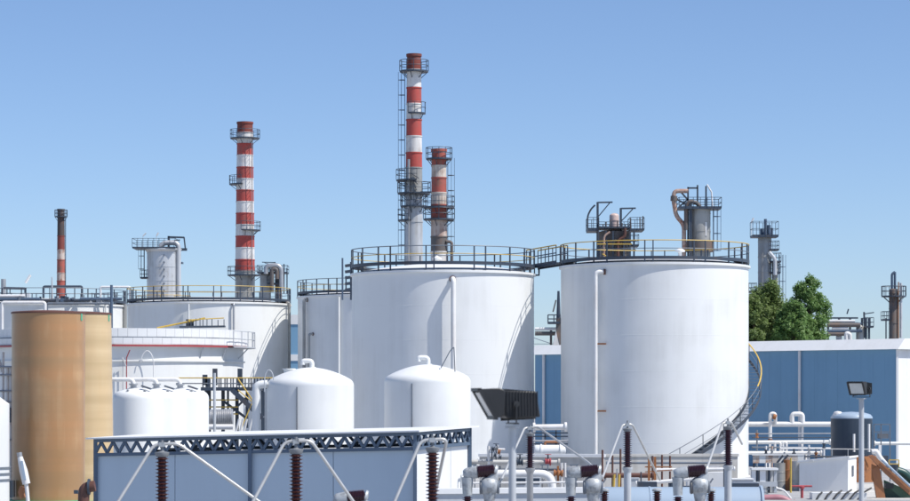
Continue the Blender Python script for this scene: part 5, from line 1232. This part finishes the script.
# ------------------------------------------------------------------ floodlights
def floodlight(label, px, py, D, yaw, sc, pole_r, polemat):
    o = P(px, py, D); t = thing('floodlight', label, 'floodlight', (o.x, o.y, 0), 'floodlights on poles')
    cs, sn = math.cos(yaw), math.sin(yaw)
    def w(x, y, z): return Vector((o.x + (x * cs - y * sn) * sc, o.y + (x * sn + y * cs) * sc, o.z + z * sc))
    def pris(poly, ya, yb, nm, m, par=t): return MB().prism([w(x, ya, z) for x, z in poly], w(0, yb, 0) - w(0, ya, 0)).build(nm, m, par)
    hood = pris([(.28, .135), (.10, .145), (.05, .125), (.05, -.10), (.10, -.125), (.13, -.125)], -.17, .17, 'reflector_hood', M_BLACK)
    bv = hood.modifiers.new('bevel', 'BEVEL'); bv.width = .008 * sc; bv.segments = 2
    b = MB(); e = .006; nx, nz = .26 / .30, -.15 / .30
    b.prism([w(.268 + nx * e, -.145, .110 + nz * e), w(.268 + nx * e, .145, .110 + nz * e), w(.142 + nx * e, .145, -.108 + nz * e), w(.142 + nx * e, -.145, -.108 + nz * e)], w(nx * .006, 0, nz * .006) - w(0, 0, 0)); b.build('glass', M_GLASS, hood)
    fr = MB()
    def fp(u_, y_): return w(.28 - .15 * u_ + nx * .008, y_, .135 - .26 * u_ + nz * .008)
    for a_, c_ in (((0, -.17), (0, .17)), ((0, .17), (1, .17)), ((1, .17), (1, -.17)), ((1, -.17), (0, -.17))): fr.beam(fp(*a_), fp(*c_), .04 * sc, .03 * sc)
    fr.build('bezel', M_BLACK, hood)
    gear = pris([(.055, .125), (-.25, .115), (-.285, -.12), (.02, -.135), (.05, -.105)], -.14, .14, 'gear_box', M_BLACK)
    bv = gear.modifiers.new('bevel', 'BEVEL'); bv.width = .012 * sc; bv.segments = 2
    for k in range(11):
        x = .03 - .028 * k
        for s in (-1, 1): pris([(x, .118), (x - .008, .118), (x - .012, -.115), (x - .004, -.115)], .141 * s, .150 * s, 'fin', M_BLACK, gear)
    for k in range(11):
        x = .03 - .026 * k; MB().beam(w(x, -.13, .128 - .002 * k), w(x, .13, .128 - .002 * k), .008 * sc, .02 * sc).build('fin', M_BLACK, gear)
    MB().beam(w(-.30, -.15, -.118), w(.03, -.15, -.135), .02 * sc, .045 * sc).build('lip', M_BLACK, gear)
    y = MB(); y.beam(w(-.05, -.19, -.18), w(-.05, .19, -.18), .05 * sc, .012 * sc)
    for s in (-1, 1): y.beam(w(-.05, .19 * s, -.185), w(-.05, .19 * s, 0), .012 * sc, .05 * sc); y.lathe_axis(w(-.05, .18 * s, 0), w(-.05, .205 * s, 0), [(0, 0), (.028 * sc, 0), (.028 * sc, 1), (0, 1)], 12)
    y.build('yoke', M_BLACK, t)
    top = w(-.05, 0, -.19)
    p = MB().lathe((top.x, top.y, 0), [(pole_r * 1.15, 0), (pole_r, top.z - .02), (0, top.z - .02)], 24).build('pole', polemat, t)
    MB().lathe((top.x, top.y, top.z - .03), [(0, 0), (pole_r * 2.0, 0), (pole_r * 2.0, .018), (0, .018)], 20).build('top_plate', polemat, p)
    return t
floodlight('large black floodlight on a pale pole, in front of the two tall tanks', 507, 404, 22, R_(190), .92, .031, M_LIGHTGREY)
floodlight('small black floodlight on a pale pole at right, in front of the blue shed', 860.5, 388.5, 48, R_(238), .88, .046, M_LIGHTGREY)
